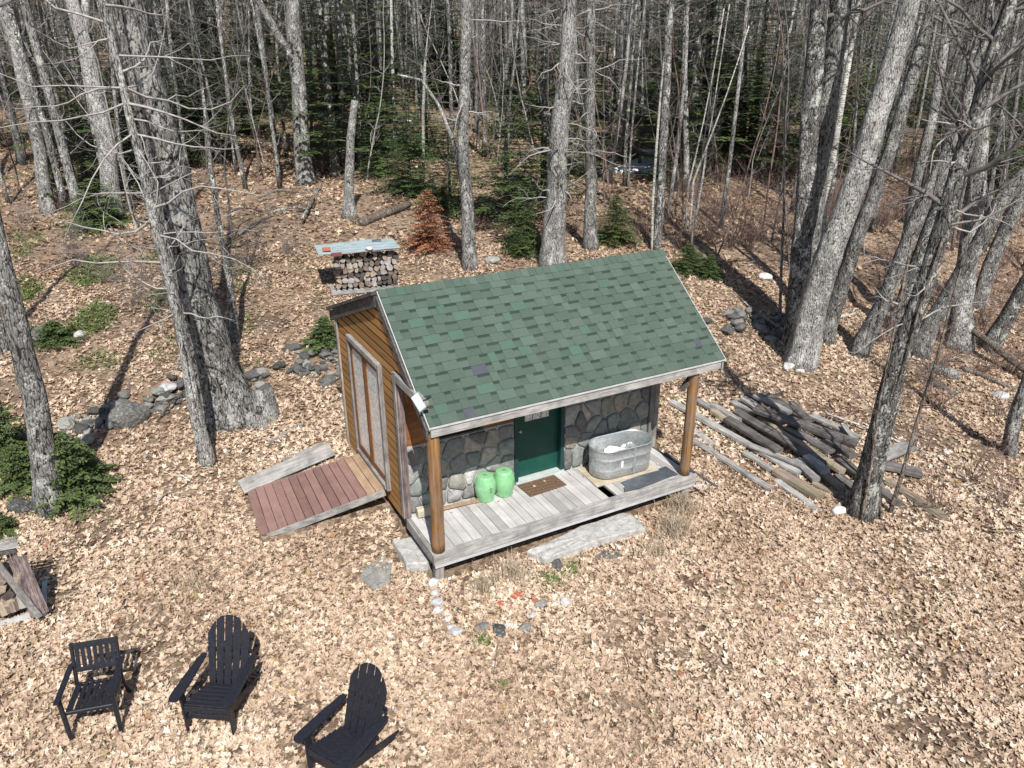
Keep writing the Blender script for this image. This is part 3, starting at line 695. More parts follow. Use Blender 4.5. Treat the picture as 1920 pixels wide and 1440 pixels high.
# stock tank
tk = empty('stock_tank', (3.93, .80, .0), rad(-3), 'oval galvanised steel stock tank on the porch deck right of the door', 'tub')
def stadium(L, R_, n=14):
    P = []
    for i in range(n+1): a = -math.pi/2+math.pi*i/n; P.append((L+R_*math.cos(a), R_*math.sin(a)))
    for i in range(n+1): a = math.pi/2+math.pi*i/n; P.append((-L+R_*math.cos(a), R_*math.sin(a)))
    return P
def rings(prof, L):
    s = MB(); base = []
    for (r, z) in prof: base.append([(x, y, z) for x, y in stadium(L, r)])
    n = len(base[0]); V = [v for b_ in base for v in b_]
    F = [[k_*n+i, k_*n+(i+1) % n, (k_+1)*n+(i+1) % n, (k_+1)*n+i] for k_ in range(len(base)-1) for i in range(n)]
    s.add(V, F); return s, n
ZB = .035; Rr = .285; LL = .30
prof = [(Rr-.02, ZB), (Rr, ZB+.012), (Rr+.0, ZB+.13), (Rr+.012, ZB+.145), (Rr+.012, ZB+.16), (Rr+.003, ZB+.175), (Rr+.006, ZB+.34), (Rr+.019, ZB+.355), (Rr+.019, ZB+.37), (Rr+.009, ZB+.385), (Rr+.014, ZB+.53), (Rr+.03, ZB+.54), (Rr+.03, ZB+.56), (Rr+.014, ZB+.563), (Rr+.008, ZB+.54), (Rr, ZB+.38), (Rr-.006, ZB+.06), (Rr-.01, ZB+.03)]
s, n_ = rings(prof, LL); tb = s.build('tank_shell', MT['galv'], tk, True)
s = MB(); P = stadium(LL, Rr-.008); s.add([(x, y, ZB+.03) for x, y in P], [list(range(len(P)))]); s.build('tank_floor', MT['galv'], tk)
s = MB(); s.box((.08, -Rr-.024, ZB+.03), (.13, -Rr-.008, ZB+.52)); s.build('seam_strip', MT['galv'], tk)
s = MB(); s.box((-.16, -Rr-.012, ZB+.20), (-.12, -Rr-.008, ZB+.32)); s.build('sticker', MT['white_thing'], tk)
# plywood sheet under the tank
s = MB(); s.box((-.70, -.35, .004), (.60, .33, .022)); pw = s.build('plywood_sheet', MT['plywood'], None); pw.location = (3.95, .80, 0); pw.rotation_euler.z = rad(-3)
tag(pw, 'pale plywood sheet under the galvanised tank on the deck', 'board')
def blob(name, loc, r, mat, label, cat, sq=(1, 1, 1), seed=0, parent=None, group=None, sub=2, amp=.25, flat=None):
    """an irregular stone-like lump"""
    rs = np.random.default_rng(seed)
    t = (1+5**.5)/2
    V = [(-1, t, 0), (1, t, 0), (-1, -t, 0), (1, -t, 0), (0, -1, t), (0, 1, t), (0, -1, -t), (0, 1, -t), (t, 0, -1), (t, 0, 1), (-t, 0, -1), (-t, 0, 1)]
    F = [(0, 11, 5), (0, 5, 1), (0, 1, 7), (0, 7, 10), (0, 10, 11), (1, 5, 9), (5, 11, 4), (11, 10, 2), (10, 7, 6), (7, 1, 8), (3, 9, 4), (3, 4, 2), (3, 2, 6), (3, 6, 8), (3, 8, 9), (4, 9, 5), (2, 4, 11), (6, 2, 10), (8, 6, 7), (9, 8, 1)]
    V = [np.array(v)/np.linalg.norm(v) for v in V]
    for _ in range(sub):
        c = {}; NF = []
        def m_(a, b):
            k_ = (min(a, b), max(a, b))
            if k_ not in c: q = V[a]+V[b]; V.append(q/np.linalg.norm(q)); c[k_] = len(V)-1
            return c[k_]
        for a, b, d in F:
            e, f, g = m_(a, b), m_(b, d), m_(d, a); NF += [(a, e, g), (b, f, e), (d, g, f), (e, f, g)]
        F = NF
    V = np.array(V)
    planes = rs.normal(size=(9, 3)); planes /= np.linalg.norm(planes, axis=1)[:, None]; off = rs.uniform(.62, .95, 9)
    for pn, d in zip(planes, off):
        k_ = V @ pn; V = np.where((k_ > d)[:, None], V-pn*((k_-d)*.9)[:, None], V)
    ph = rs.uniform(0, 6, 3); V = V*(1+amp*.3*np.sin(V @ rs.normal(size=3)*3+ph[0]))[:, None] + rs.normal(0, .018, V.shape)
    V = V*np.array(sq)*r
    s = MB(); s.add(V, F, .5); o = s.build(name, mat, parent, False); o.location = loc; o.rotation_euler.z = rs.uniform(0, 6) if flat is None else flat
    if label: tag(o, label, cat, group)
    return o
blob('crumpled_bag', (3.90, .80, .30), .20, MT['white_thing'], 'white crumpled bag inside the galvanised tank', 'bag', (1.3, .9, .7), 3, sub=3, amp=.9)
o = blob('metal_fitting', (4.17, .86, .36), .10, MT['galv'], 'shiny metal fitting at the right end inside the galvanised tank', 'fitting', (1.2, .7, 1), 5, sub=2, amp=1.2)
def quad_px(pxs, z, th, name, mat, label, cat, curve=None, lower=None):
    P = [pl(x, y, 2, z) for x, y in pxs]; c_ = sum(P)/len(P); n = len(P); s = MB()
    V = [p-c_ for p in P]+[p-c_-np.array([0, 0, th]) for p in P]
    s.add(V, [list(range(n)), list(range(n, 2*n))[::-1]]+[[i, n+i, n+(i+1) % n, (i+1) % n] for i in range(n)])
    o = s.build(name, mat, None); o.location = c_; return tag(o, label, cat)
quad_px([(1164, 904), (1248, 874), (1272, 889), (1180, 917)], .02, .008, 'roof_flashing', MT['flashing'], 'flat dark grey metal flashing strip lying flat beside the tank', 'flashing')
quad_px([(1170, 913), (1256, 883), (1262, 891), (1200, 915), (1172, 921)], .035, .006, 'roof_flashing', MT['flashing'], 'bent grey metal flashing strip lying on top of another strip', 'flashing')
plank((0, 0), (1, 1), 0, 0, .1, .1, 'x') if False else None
def rodw(p, q, wd, th, mat, name, label, cat, up_=(0, 0, 1)):
    p = np.array(p, float); q = np.array(q, float); d = q-p; L = np.linalg.norm(d); s = MB(); s.bar((-L/2, 0, 0), (L/2, 0, 0), wd, th, bevel=min(wd, th)*.2)
    o = s.build(name, mat, None); o.location = (p+q)/2; o.rotation_euler = Vector(d).to_track_quat('X', 'Z').to_euler(); return tag(o, label, cat)
rodw((.42, 1.10, .055), (1.35, 1.06, .02), .09, .022, MT['tan_wood'], 'trim_board', 'thin pale board lying along the foot of the stone wall by the stools', 'board')
rodw((.16, 1.10, .09), (.38, 1.08, .09), .14, .16, MT['plywood'], 'wood_block', 'short tan wooden block against the stone wall behind the left porch post', 'block')
rodw((W_+.11, 1.0, -.06), (W_+.16, -.35, -.10), .05, .02, MT['flashing'], 'metal_bar', 'grey metal angle bar sticking out past the right end of the deck', 'bar')
rodw(pl(1300, 912, 2, -.2), pl(1327, 906, 2, -.2), .03, .03, MT['white_metal'], 'pipe', 'short white pipe poking out beneath the right end of the deck', 'pipe')

# ------------------------------------------------------------------ stones at the front
def slab(pxs, h, th, name, label, mat='granite', cat='stone slab'):
    P = [gp(x, y, h) for x, y in pxs]; z = sum(p[2] for p in P)/len(P); c_ = sum(P)/len(P); Q = []
    for k_ in range(len(P)):
        a, b_ = P[k_], P[(k_+1) % len(P)]
        for t in (0, .33, .66): Q.append(a+(b_-a)*t+np.array([random.uniform(-.02, .02), random.uniform(-.02, .02), 0]))
    n = len(Q); s = MB()
    rng_z = [random.uniform(-.012, .012) for _ in Q]
    top = [(p[0]-c_[0])*.95 for p in Q]
    V = [((p[0]-c_[0])*.955, (p[1]-c_[1])*.955, rz) for p, rz in zip(Q, rng_z)]+[(p[0]-c_[0], p[1]-c_[1], -.03+rz) for p, rz in zip(Q, rng_z)]+[((p[0]-c_[0])*1.02, (p[1]-c_[1])*1.02, -th) for p in Q]+[(0, 0, .01)]
    F = [[i, (i+1) % n, 3*n] for i in range(n)]+[[n+i, n+(i+1) % n, (i+1) % n, i] for i in range(n)]+[[2*n+i, 2*n+(i+1) % n, n+(i+1) % n, n+i] for i in range(n)]
    s.add(V, F); o = s.build(name, MT[mat], None); o.location = (c_[0], c_[1], z); return tag(o, label, cat)
slab([(990, 1033), (1090, 985), (1165, 957), (1188, 962), (1210, 990), (1110, 1018), (1022, 1047)], .13, .3, 'stone_step', 'long pale granite step slab in front of the porch deck')
slab([(735, 1008), (783, 998), (815, 1040), (803, 1058), (762, 1060)], .12, .3, 'stone_block', 'squared granite block under the left front corner of the deck')
slab([(680, 1050), (715, 1035), (735, 1055), (732, 1090), (700, 1105), (678, 1085)], .04, .2, 'flat_stone', 'flat greenish stone sunk in the leaves left of the granite block', 'rock')
slab([(1112, 1042), (1135, 1031), (1165, 1035), (1160, 1046), (1120, 1050)], .04, .2, 'flat_stone', 'flat dark stone in the leaves just below the long granite step', 'rock')
row = [(812, 1096, 13, 'topmost'), (816, 1114, 11, 'second'), (819, 1132, 12, 'third'), (822, 1147, 12, 'fourth'), (838, 1163, 9, 'small'), (845, 1177, 9, 'greenish'), (854, 1188, 14, 'bluish lowest')]
for i, (x, y, r, wd) in enumerate(row):
    p = gp(x, y); R_ = r*depth(p)/FPX; blob('border_stone', (p[0], p[1], p[2]+R_*.3), R_, MT['pale_rock'], '%s white edging stone in the short row below the left porch corner' % wd, 'stone', (1, .8, .6), 20+i, group='white edging stones below the porch corner')
for i, (x, y, r, m_, lb) in enumerate([(935, 1184, 18, 'rock', 'grey edging stone beside the small white stone in the garden border'), (953, 1174, 9, 'pale_rock', 'small white stone on top of the grey edging stone'), (985, 1180, 13, 'rock', 'low grey stone right of the small white stone in the border'),
      (1060, 1131, 12, 'pale_rock', 'rounded greenish white stone at the right end of the garden border'), (1042, 1134, 8, 'pale_rock', 'tiny pale stone left of the rounded border stone'), (1015, 1136, 13, 'rock', 'flat greenish stone below the tiny pale border stone'), (998, 1156, 9, 'pale_rock', 'little pale stone under the broken bricks'),
      (1046, 1063, 15, 'rock', 'grey stone beside the moss cushion at the granite step'), (1002, 1040, 11, 'rock', 'dark stone at the left tip of the granite step'), (922, 492, 15, 'rock', 'grey boulder at the foot of the split grey trunk behind the shed'), (905, 1177, 12, 'rock', 'grey stone behind the small moss tuft in the border'),
      (76, 632, 22, 'rock', 'grey rock behind the leaning tree at the left edge'), (150, 630, 12, 'pale_rock', 'pale flat rock under the low evergreen on the left slope'), (1435, 522, 13, 'pale_rock', 'flat white stone on the slope left of the twin trunks'), (1480, 690, 15, 'pale_rock', 'white stone at the foot of the broad leaning trunk'),
      (1500, 697, 8, 'pale_rock', 'small white stone right of another white stone by the leaning trunk'), (1572, 960, 15, 'pale_rock', 'pale stone beside the tree growing at the lumber pile'), (1875, 745, 14, 'pale_rock', 'white stone in the leaves near the right edge of the woods'), (1775, 850, 7, 'pale_rock', 'little white stone between the lumber and the right edge'),
      (40, 955, 24, 'rock', 'grey rock in the leaves by the leaning tree foot')]):
    p = gp(x, y); R_ = r*depth(p)/FPX; blob('stone', (p[0], p[1], p[2]+R_*.25), R_, MT[m_], lb, 'stone', (1.1, .8, .6), 60+i)
for i, (x, y, a, lb) in enumerate([(968, 1118, .5, 'red brick lying in the dry grass patch before the porch'), (940, 1134, 2.2, 'broken red brick left of the whole brick in the grass'), (1003, 1128, 1.2, 'piece of red brick right of the whole brick in the grass')]):
    p = gp(x, y); s = MB(); L = (.10, .05, .06)[i]; s.box((-L, -.05, -.02), (L, .05, .045)); o = s.build('brick', MT['brick'], None); o.location = p; o.rotation_euler = (.15, .1, a); tag(o, lb, 'brick')
# tufts
def tuft(px, py, n, h, mat, label, cat, spread=.12, name='grass_tuft', wd=.004, droop=.6):
    p = gp(px, py); s = MB()
    for _ in range(n):
        a = random.uniform(0, 6.28); r = abs(random.gauss(0, spread)); x, y = r*math.cos(a), r*math.sin(a); b = random.uniform(0, 6.28); hh = h*random.uniform(.5, 1.1); l = droop*hh*random.uniform(.2, 1)
        z0 = H(p[0]+x, p[1]+y)-p[2]
        pts = [(x, y, z0), (x+.4*l*math.cos(b), y+.4*l*math.sin(b), z0+hh*.6), (x+l*math.cos(b), y+l*math.sin(b), z0+hh*.8)]
        s.tube(pts, [wd, wd*.8, wd*.2], 3, cap=False)
    m_ = 12; rr2 = spread*1.6; s.add([(rr2*math.cos(i*6.283/m_), rr2*math.sin(i*6.283/m_), H(p[0]+rr2*math.cos(i*6.283/m_), p[1]+rr2*math.sin(i*6.283/m_))-p[2]-.01) for i in range(m_)]+[(0, 0, h*.12)], [[i, (i+1) % m_, m_] for i in range(m_)], .1)
    o = s.build(name, MT[mat], None); o.location = p; return tag(o, label, cat)
tuft(905, 1108, 160, .30, 'drygrass', 'tuft of dry tan grass left of the bricks before the porch', 'grass', .16)
tuft(962, 1082, 260, .34, 'drygrass', 'wide tuft of dry grey grass between deck and bricks', 'grass', .2)
tuft(1262, 1000, 320, .38, 'drygrass', 'tall dry grass at the right end of the granite step', 'grass', .25)
tuft(1278, 958, 220, .45, 'drygrass', 'dry grass around the right deck pier', 'grass', .18)
tuft(1232, 1040, 160, .25, 'drygrass', 'low dry grass spreading below the tall tuft near the deck end', 'grass', .22)
tuft(362, 1100, 160, .22, 'drygrass', 'grey dead grass tuft in the leaves above the fan back chairs', 'grass', .16)
for (x, y, n, lb) in ((1032, 1087, 900, 'spreading yellow green moss cushion below the granite step'), (1072, 1068, 700, 'bright green moss cushion touching the granite step'), (905, 1200, 260, 'small moss tuft in the stone garden border'), (945, 1284, 120, 'tiny moss tuft alone in the leaves'), (1262, 750, 160, 'small green plant between the shed corner and porch post')):
    tuft(x, y, n, .07, 'moss', lb, 'moss', .012*math.sqrt(n)**.95*.45, 'moss_cushion', .006)

# ------------------------------------------------------------------ chairs
BP = MT['black_paint']
def sbar(s, p, q, w_, t_, up_=(0, 0, 1)): s.bar(p, q, w_, t_, up_, bevel=min(w_, t_)*.22)
def rounded_slat(s, p, q, w_, t_, nrm, cut0, cut1):
    """slat from p to q, its top end cut to heights cut0, cut1 and rounded"""
    p = np.array(p, float); q = np.array(q, float); d = q-p; L = np.linalg.norm(d); d /= L; nrm = np.array(nrm, float); sdv = np.cross(d, nrm); sdv /= np.linalg.norm(sdv)
    tops = [(-w_/2, L-cut0), (-w_/4, L-(cut0*.62+cut1*.2)), (0, L-(cut0+cut1)*.28), (w_/4, L-(cut1*.62+cut0*.2)), (w_/2, L-cut1)]
    out = [(-w_/2, 0)]+tops+[(w_/2, 0)]; n = len(out)
    V = [p+sdv*a+d*b_+nrm*t_/2 for a, b_ in out]+[p+sdv*a+d*b_-nrm*t_/2 for a, b_ in out]
    s.add(V, [list(range(n)), list(range(n, 2*n))[::-1]]+[[i, n+i, n+(i+1) % n, (i+1) % n] for i in range(n)])
def arm_plate(sgn):
    s = MB(); ol = [(.0, -.13), (.045, -.125), (.07, -.09), (.075, .0), (.062, .30), (.035, .60), (.02, .66), (-.035, .66), (-.045, .60), (-.060, .30), (-.065, 0), (-.062, -.09), (-.04, -.125)]
    n = len(ol); V = [(sgn*(.325+x), y, .565) for x, y in ol]+[(sgn*(.325+x), y, .543) for x, y in ol]
    s.add(V, [list(range(n)), list(range(n, 2*n))[::-1]]+[[i, (i+1) % n, n+(i+1) % n, n+i] for i in range(n)]); return s
def adirondack(label):
    o = empty('adirondack_chair', (0, 0, 0), 0, label, 'chair', 'black fan back garden chairs on the leaves')
    s = MB()
    for k_ in range(6):
        y = .02+k_*.088; z = .385-k_*.030; sbar(s, (-.27, y, z), (.27, y, z), .070, .02, (0, .12, 1))
    sbar(s, (-.27, -.028, .345), (.27, -.028, .345), .02, .085); s.build('seat', BP, o)
    s = MB()
    d_ = np.array([0, .37, .93]); d_ = d_/np.linalg.norm(d_); nr = np.array([0, -d_[2], d_[1]])
    for k_ in range(5):
        xc = (k_-2)*.098; pts_ = []
        for q in (-.5, -.3, -.1, .1, .3, .5):
            xq = xc+q*.086; pts_.append((xq*1.08+(k_-2)*.006, .90-.26*(abs(xq)/.245)**2.4))
        o_ = [(xc-.040, 0)]+pts_+[(xc+.040, 0)]; nn_ = len(o_); b0_ = np.array([0, .50, .20])
        V = [b0_+np.array([a, 0, 0])+d_*h+nr*.009 for a, h in o_]+[b0_+np.array([a, 0, 0])+d_*h-nr*.009 for a, h in o_]
        s.add(V, [list(range(nn_))[::-1], list(range(nn_, 2*nn_))]+[[i, (i+1) % nn_, nn_+(i+1) % nn_, nn_+i] for i in range(nn_)])
    sbar(s, (-.25, .555, .27), (.25, .555, .27), .03, .06); sbar(s, (-.29, .70, .60), (.29, .70, .60), .03, .06); s.build('backrest', BP, o)
    for g in (-1, 1): arm_plate(g).build('armrest', BP, o)
    for g in (-1, 1):
        s = MB(); sbar(s, (g*.285, .0, 0), (g*.285, .0, .543), .10, .024, (1, 0, 0)); sbar(s, (g*.31, .0, .42), (g*.31, .0, .543), .05, .02, (1, 0, 0)); s.build('front_leg', BP, o)
    for g in (-1, 1):
        s = MB(); sbar(s, (g*.26, -.02, .33), (g*.26, .88, .03), .11, .022, (1, 0, 0)); s.build('back_leg', BP, o)
    s = MB(); sbar(s, (-.27, .015, .20), (.27, .015, .20), .02, .07); s.build('stretcher', BP, o)
    return o
def slat_armchair(label):
    o = empty('slatted_armchair', (0, 0, 0), 0, label, 'chair')
    s = MB()
    for k_ in range(7): x = -.21+k_*.07; sbar(s, (x, -.0, .425), (x, .47, .405), .05, .016)
    sbar(s, (-.25, -.01, .405), (.25, -.01, .405), .03, .05); sbar(s, (-.25, .46, .385), (.25, .46, .385), .03, .05)
    for g in (-1, 1): sbar(s, (g*.245, 0, .405), (g*.245, .46, .385), .025, .05)
    s.build('seat', BP, o)
    s = MB()
    sbar(s, (-.25, .60, .86), (.25, .60, .86), .025, .075, (0, .3, 1)); sbar(s, (-.25, .51, .57), (.25, .51, .57), .025, .055, (0, .3, 1))
    for k_ in range(7): x = -.2+k_*.0667; sbar(s, (x, .515, .59), (x, .597, .84), .045, .014, (0, 1, 0))
    s.build('backrest', BP, o)
    for g in (-1, 1):
        s = MB(); sbar(s, (g*.285, -.10, .640), (g*.285, .54, .635), .065, .022); s.build('armrest', BP, o)
        s = MB(); sbar(s, (g*.27, -.03, 0), (g*.28, -.03, .628), .05, .04, (0, 1, 0)); s.build('front_leg', BP, o)
        s = MB(); sbar(s, (g*.25, .58, 0), (g*.25, .46, .40), .04, .045, (0, 1, 0)); sbar(s, (g*.25, .46, .39), (g*.25, .61, .90), .04, .04, (0, 1, 0)); s.build('back_leg', BP, o)
    return o
def place2(o, a, b_, dz, yoff=0):
    """stand the chair so that its front corners are seen at pixels a and b_ (height dz)"""
    p = gp(*a, dz); q = gp(*b_, dz); d = q-p; ang = math.atan2(d[1], d[0]); m_ = (p+q)/2
    nx_, ny_ = -math.sin(ang), math.cos(ang)
    x, y = m_[0]+nx_*yoff, m_[1]+ny_*yoff
    o.location = (x, y, H(x, y)+.01); o.rotation_euler.z = ang
place2(slat_armchair('black armchair with straight upright slats, leftmost of the three chairs'), (142, 1388), (222, 1374), 0, .03)
place2(adirondack('black fan back lounge chair in the middle of the three chairs'), (359, 1366), (437, 1374), 0)
place2(adirondack('black fan back lounge chair cut off by the bottom edge of the photo'), (560, 1388), (640, 1437), .56, .1)

# ------------------------------------------------------------------ firewood: logs as split wedges
def split_log(L, r, seed):
    rs = np.random.default_rng(seed); k_ = rs.integers(3)
    if k_ == 0: prof = [(math.cos(a)*r, math.sin(a)*r*.9) for a in np.linspace(0, 2*math.pi, 11)[:-1]]
    elif k_ == 1: prof = [(math.cos(a)*r*1.1, math.sin(a)*r*1.1-.35*r) for a in np.linspace(.1, math.pi-.1, 7)]+[(-.2*r, -.9*r), (.25*r, -.85*r)]
    else: prof = [(-r, -.5*r), (-.2*r, -.75*r), (1.0*r, -.55*r), (.9*r, .3*r), (.1*r, .75*r), (-.8*r, .4*r)]
    prof = [(a*rs.uniform(.88, 1.12), b_*rs.uniform(.88, 1.12)) for a, b_ in prof]; n = len(prof); s = MB(); V = []
    for t in (-.5, 0, .5):
        for a, b_ in prof: V.append((a+rs.uniform(-.006, .006), t*L, b_+rs.uniform(-.006, .006)))
    F = [[j*n+i, (j+1)*n+i, (j+1)*n+(i+1) % n, j*n+(i+1) % n] for j in (0, 1) for i in range(n)]+[list(range(n)), [2*n+i for i in range(n)][::-1]]
    s.add(V, F, float(rs.uniform())); return s
logmesh = []
for i in range(20):
    o = split_log(.42, .085, i).build('firewood_log', MT['log%d' % (i % 4)], None); logmesh.append(o.data); bpy.data.objects.remove(o)
def logobj(loc, rot, sc, label, group):
    o = bpy.data.objects.new('firewood_log', random.choice(logmesh)); col.objects.link(o); o.location = loc; o.rotation_euler = rot; o.scale = (sc, 1, sc); return tag(o, label, 'log', group)
# stack behind the shed
wp = gp(628, 552); wq = gp(742, 536)
dwp = wq-wp; Lw = math.hypot(dwp[0], dwp[1]); aw = math.atan2(dwp[1], dwp[0]); zg = min(wp[2], wq[2])+.02
def WL(u, v, z): return np.array([wp[0]+math.cos(aw)*u-math.sin(aw)*v, wp[1]+math.sin(aw)*u+math.cos(aw)*v, zg+z])
pal = empty('pallet', tuple(WL(Lw/2, .3, 0)), aw, 'grey wooden pallet under the firewood stack behind the shed', 'pallet')
s = MB()
for v in (-.12, .25, .62): s.box((-Lw/2-.1, v-.3-.04, .0), (Lw/2+.1, v-.3+.04, .09))
s.build('stringer', MT['grey_wood_x'], pal); s = MB()
for k_ in range(12): u = -Lw/2-.05+k_*(Lw+.02)/11; s.box((u-.045, -.45, .092), (u+.045, .38, .112))
s.build('deck_board', MT['grey_wood_y'], pal)
HW = 1.05; z = .19; r_ = 0
while z < HW:
    u = .05+(.04 if r_ % 2 else 0)
    while u < Lw+.03:
        sc = random.uniform(.75, 1.15); u += .075*sc
        if z+.06 > HW and random.random() < .3: u += .08; continue
        p = WL(u, .12+random.uniform(-.04, .04), z+random.uniform(-.015, .015)+.02); logobj(p, (0, random.uniform(0, 6.28), aw+random.uniform(-.06, .06)), sc, 'split firewood log in the stack under sheet metal behind the shed', 'firewood stacked behind the shed')
        u += .085*sc
    z += .138; r_ += 1
z = .19; r_ = 0
for k_ in range(2):                                  # a crossed pair at the right end, leaning out
    pass
shp = empty('sheet_metal', tuple(WL(Lw/2, .15, HW+.10)), aw, 'rusty pale blue sheet metal covering the firewood stack', 'metal sheet')
s = MB(); nsx = 24
V = []; 
for i in range(nsx+1):
    for j in range(15):
        u = -Lw/2-.34+(Lw+.50)*i/nsx; v = -.42+1.25*j/14; V.append((u, v, .012*math.sin(v*22)+.02*math.sin(u*2.5+v)+.10*(v+.4)*.2+(.05 if j == 0 else 0)*0))
F = [[i*15+j, (i+1)*15+j, (i+1)*15+j+1, i*15+j+1] for i in range(nsx) for j in range(14)]
Vb = [(a, b_, c_-.004) for a, b_, c_ in V]; nn = len(V)
s.add(V+Vb, F+[[q+nn for q in f[::-1]] for f in F]); s.build('corrugated_sheet', MT['sheet'], shp, True)
s = MB(); s.box((-Lw/2-.2, -.40, -.03), (Lw/2+.1, -.35, -.006)); s.build('edge_board', MT['grey_wood_x'], shp)
for (px, py, mt, lb, sc) in ((631, 477, 'brown_brick', 'dark red brick at the front left on the metal sheet', 1), (612, 467, 'brick', 'brown brick at the back left on the metal sheet', .8), (706, 452, 'flashing', 'dark block at the far right on the metal sheet', .9)):
    p = pl(px, py, 2, zg+HW+.16); s = MB(); s.box((-.13*sc, -.06, -.035), (.13*sc, .06, .035)); o = s.build('brick', MT[mt], None); o.location = p; o.rotation_euler.z = aw; tag(o, lb, 'brick')
p = pl(692, 466, 2, zg+HW+.15); blob('stone', tuple(p), .11, MT['pale_rock'], 'pale stone weighing down the metal sheet', 'stone', (1.2, .8, .5), 91)

# lean-to firewood rack at the left edge
r0 = gp(-30, 1185); r1 = gp(90, 1152)
ax_ = math.atan2(r1[1]-r0[1], r1[0]-r0[0]); Lr = math.hypot(r1[0]-r0[0], r1[1]-r0[1])+1.1
rk = empty('firewood_shelter', (r1[0], r1[1], r1[2]), ax_, 'weathered lean-to firewood shelter with white base at the left edge', 'wood shelter')
s = MB(); s.box((-Lr, -.02, .03), (0, .04, .08)); s.box((-Lr, .66, .03), (0, .72, .08)); s.box((-.06, -.01, .081), (0, .70, .12)); s.box((-.09, -.05, .0), (-.02, .05, .16)); s.build('base_rail', MT['white_metal'], rk)
def lc(p):
    p = np.asarray(p, float)-np.array([r1[0], r1[1], r1[2]]); c_, q_ = math.cos(ax_), math.sin(ax_)
    return np.array([p[0]*c_+p[1]*q_, -p[0]*q_+p[1]*c_, p[2]])
zs_ = r1[2]
ba, bb, ta_, tb_ = [lc(q) for q in (gp(58, 1160, .10), gp(93, 1146, .10), pl(8, 1034, 2, zs_+1.0), pl(48, 1040, 2, zs_+1.0))]
s = MB(); nv_ = np.cross(bb-ba, ta_-ba); nv_ = nv_/np.linalg.norm(nv_)*.02
for k_ in range(5):
    f0, f1 = k_/5+.008, (k_+1)/5-.008; V = [ba+(bb-ba)*f0, ba+(bb-ba)*f1, ta_+(tb_-ta_)*f1+(bb-ba)*0, ta_+(tb_-ta_)*f0]
    ln = random.uniform(.92, 1.03); V[2] = V[1]+(V[2]-V[1])*ln; V[3] = V[0]+(V[3]-V[0])*ln
    s.add(V+[v-nv_ for v in V], [(0, 1, 2, 3), (7, 6, 5, 4), (0, 4, 5, 1), (1, 5, 6, 2), (2, 6, 7, 3), (3, 7, 4, 0)])
s.build('side_panel', MT['purple_beam'], rk)
s = MB(); s.bar(lc(gp(74, 1158, .12)), lc(pl(-14, 1046, 2, zs_+.95)), .09, .05, seg=5, wob=.005, bevel=.012); s.build('post', MT['grey_wood_z'], rk)
s = MB()
for k_ in range(4):
    a_, b_ = lc(pl(-60, 1042-k_*5, 2, zs_+1.12)), lc(pl(36-k_*2, 1024-k_*5, 2, zs_+1.12)); s.bar(a_, b_, .035, .02)
s.build('roof_slat', MT['grey_wood_x'], rk)
s = MB(); s.bar(lc(pl(-60, 1048, 2, zs_+1.06)), lc(pl(30, 1030, 2, zs_+1.06)), .05, .09); s.build('roof_rail', MT['old_beam'], rk)
def RL(u, v, z): return (r1[0]+math.cos(ax_)*u-math.sin(ax_)*v, r1[1]+math.sin(ax_)*u+math.cos(ax_)*v, r1[2]+z)
for i in range(30):
    logobj(RL(-.22-(i % 6)*.16-random.uniform(0, .05), .30, .17+(i//6)*.12), (0, random.uniform(0, 6), ax_+random.uniform(-.2, .2)), random.uniform(.7, 1.1), 'grey split log inside the lean-to shelter at the left edge', 'logs in the lean-to shelter')
for i in range(3):
    o = logobj(RL(-.25-.13*i, .16, .36-.02*i), (rad(65), 0, ax_+.2*i), .8, 'grey split log standing upright at the front of the lean-to shelter', 'upright logs in the lean-to shelter')

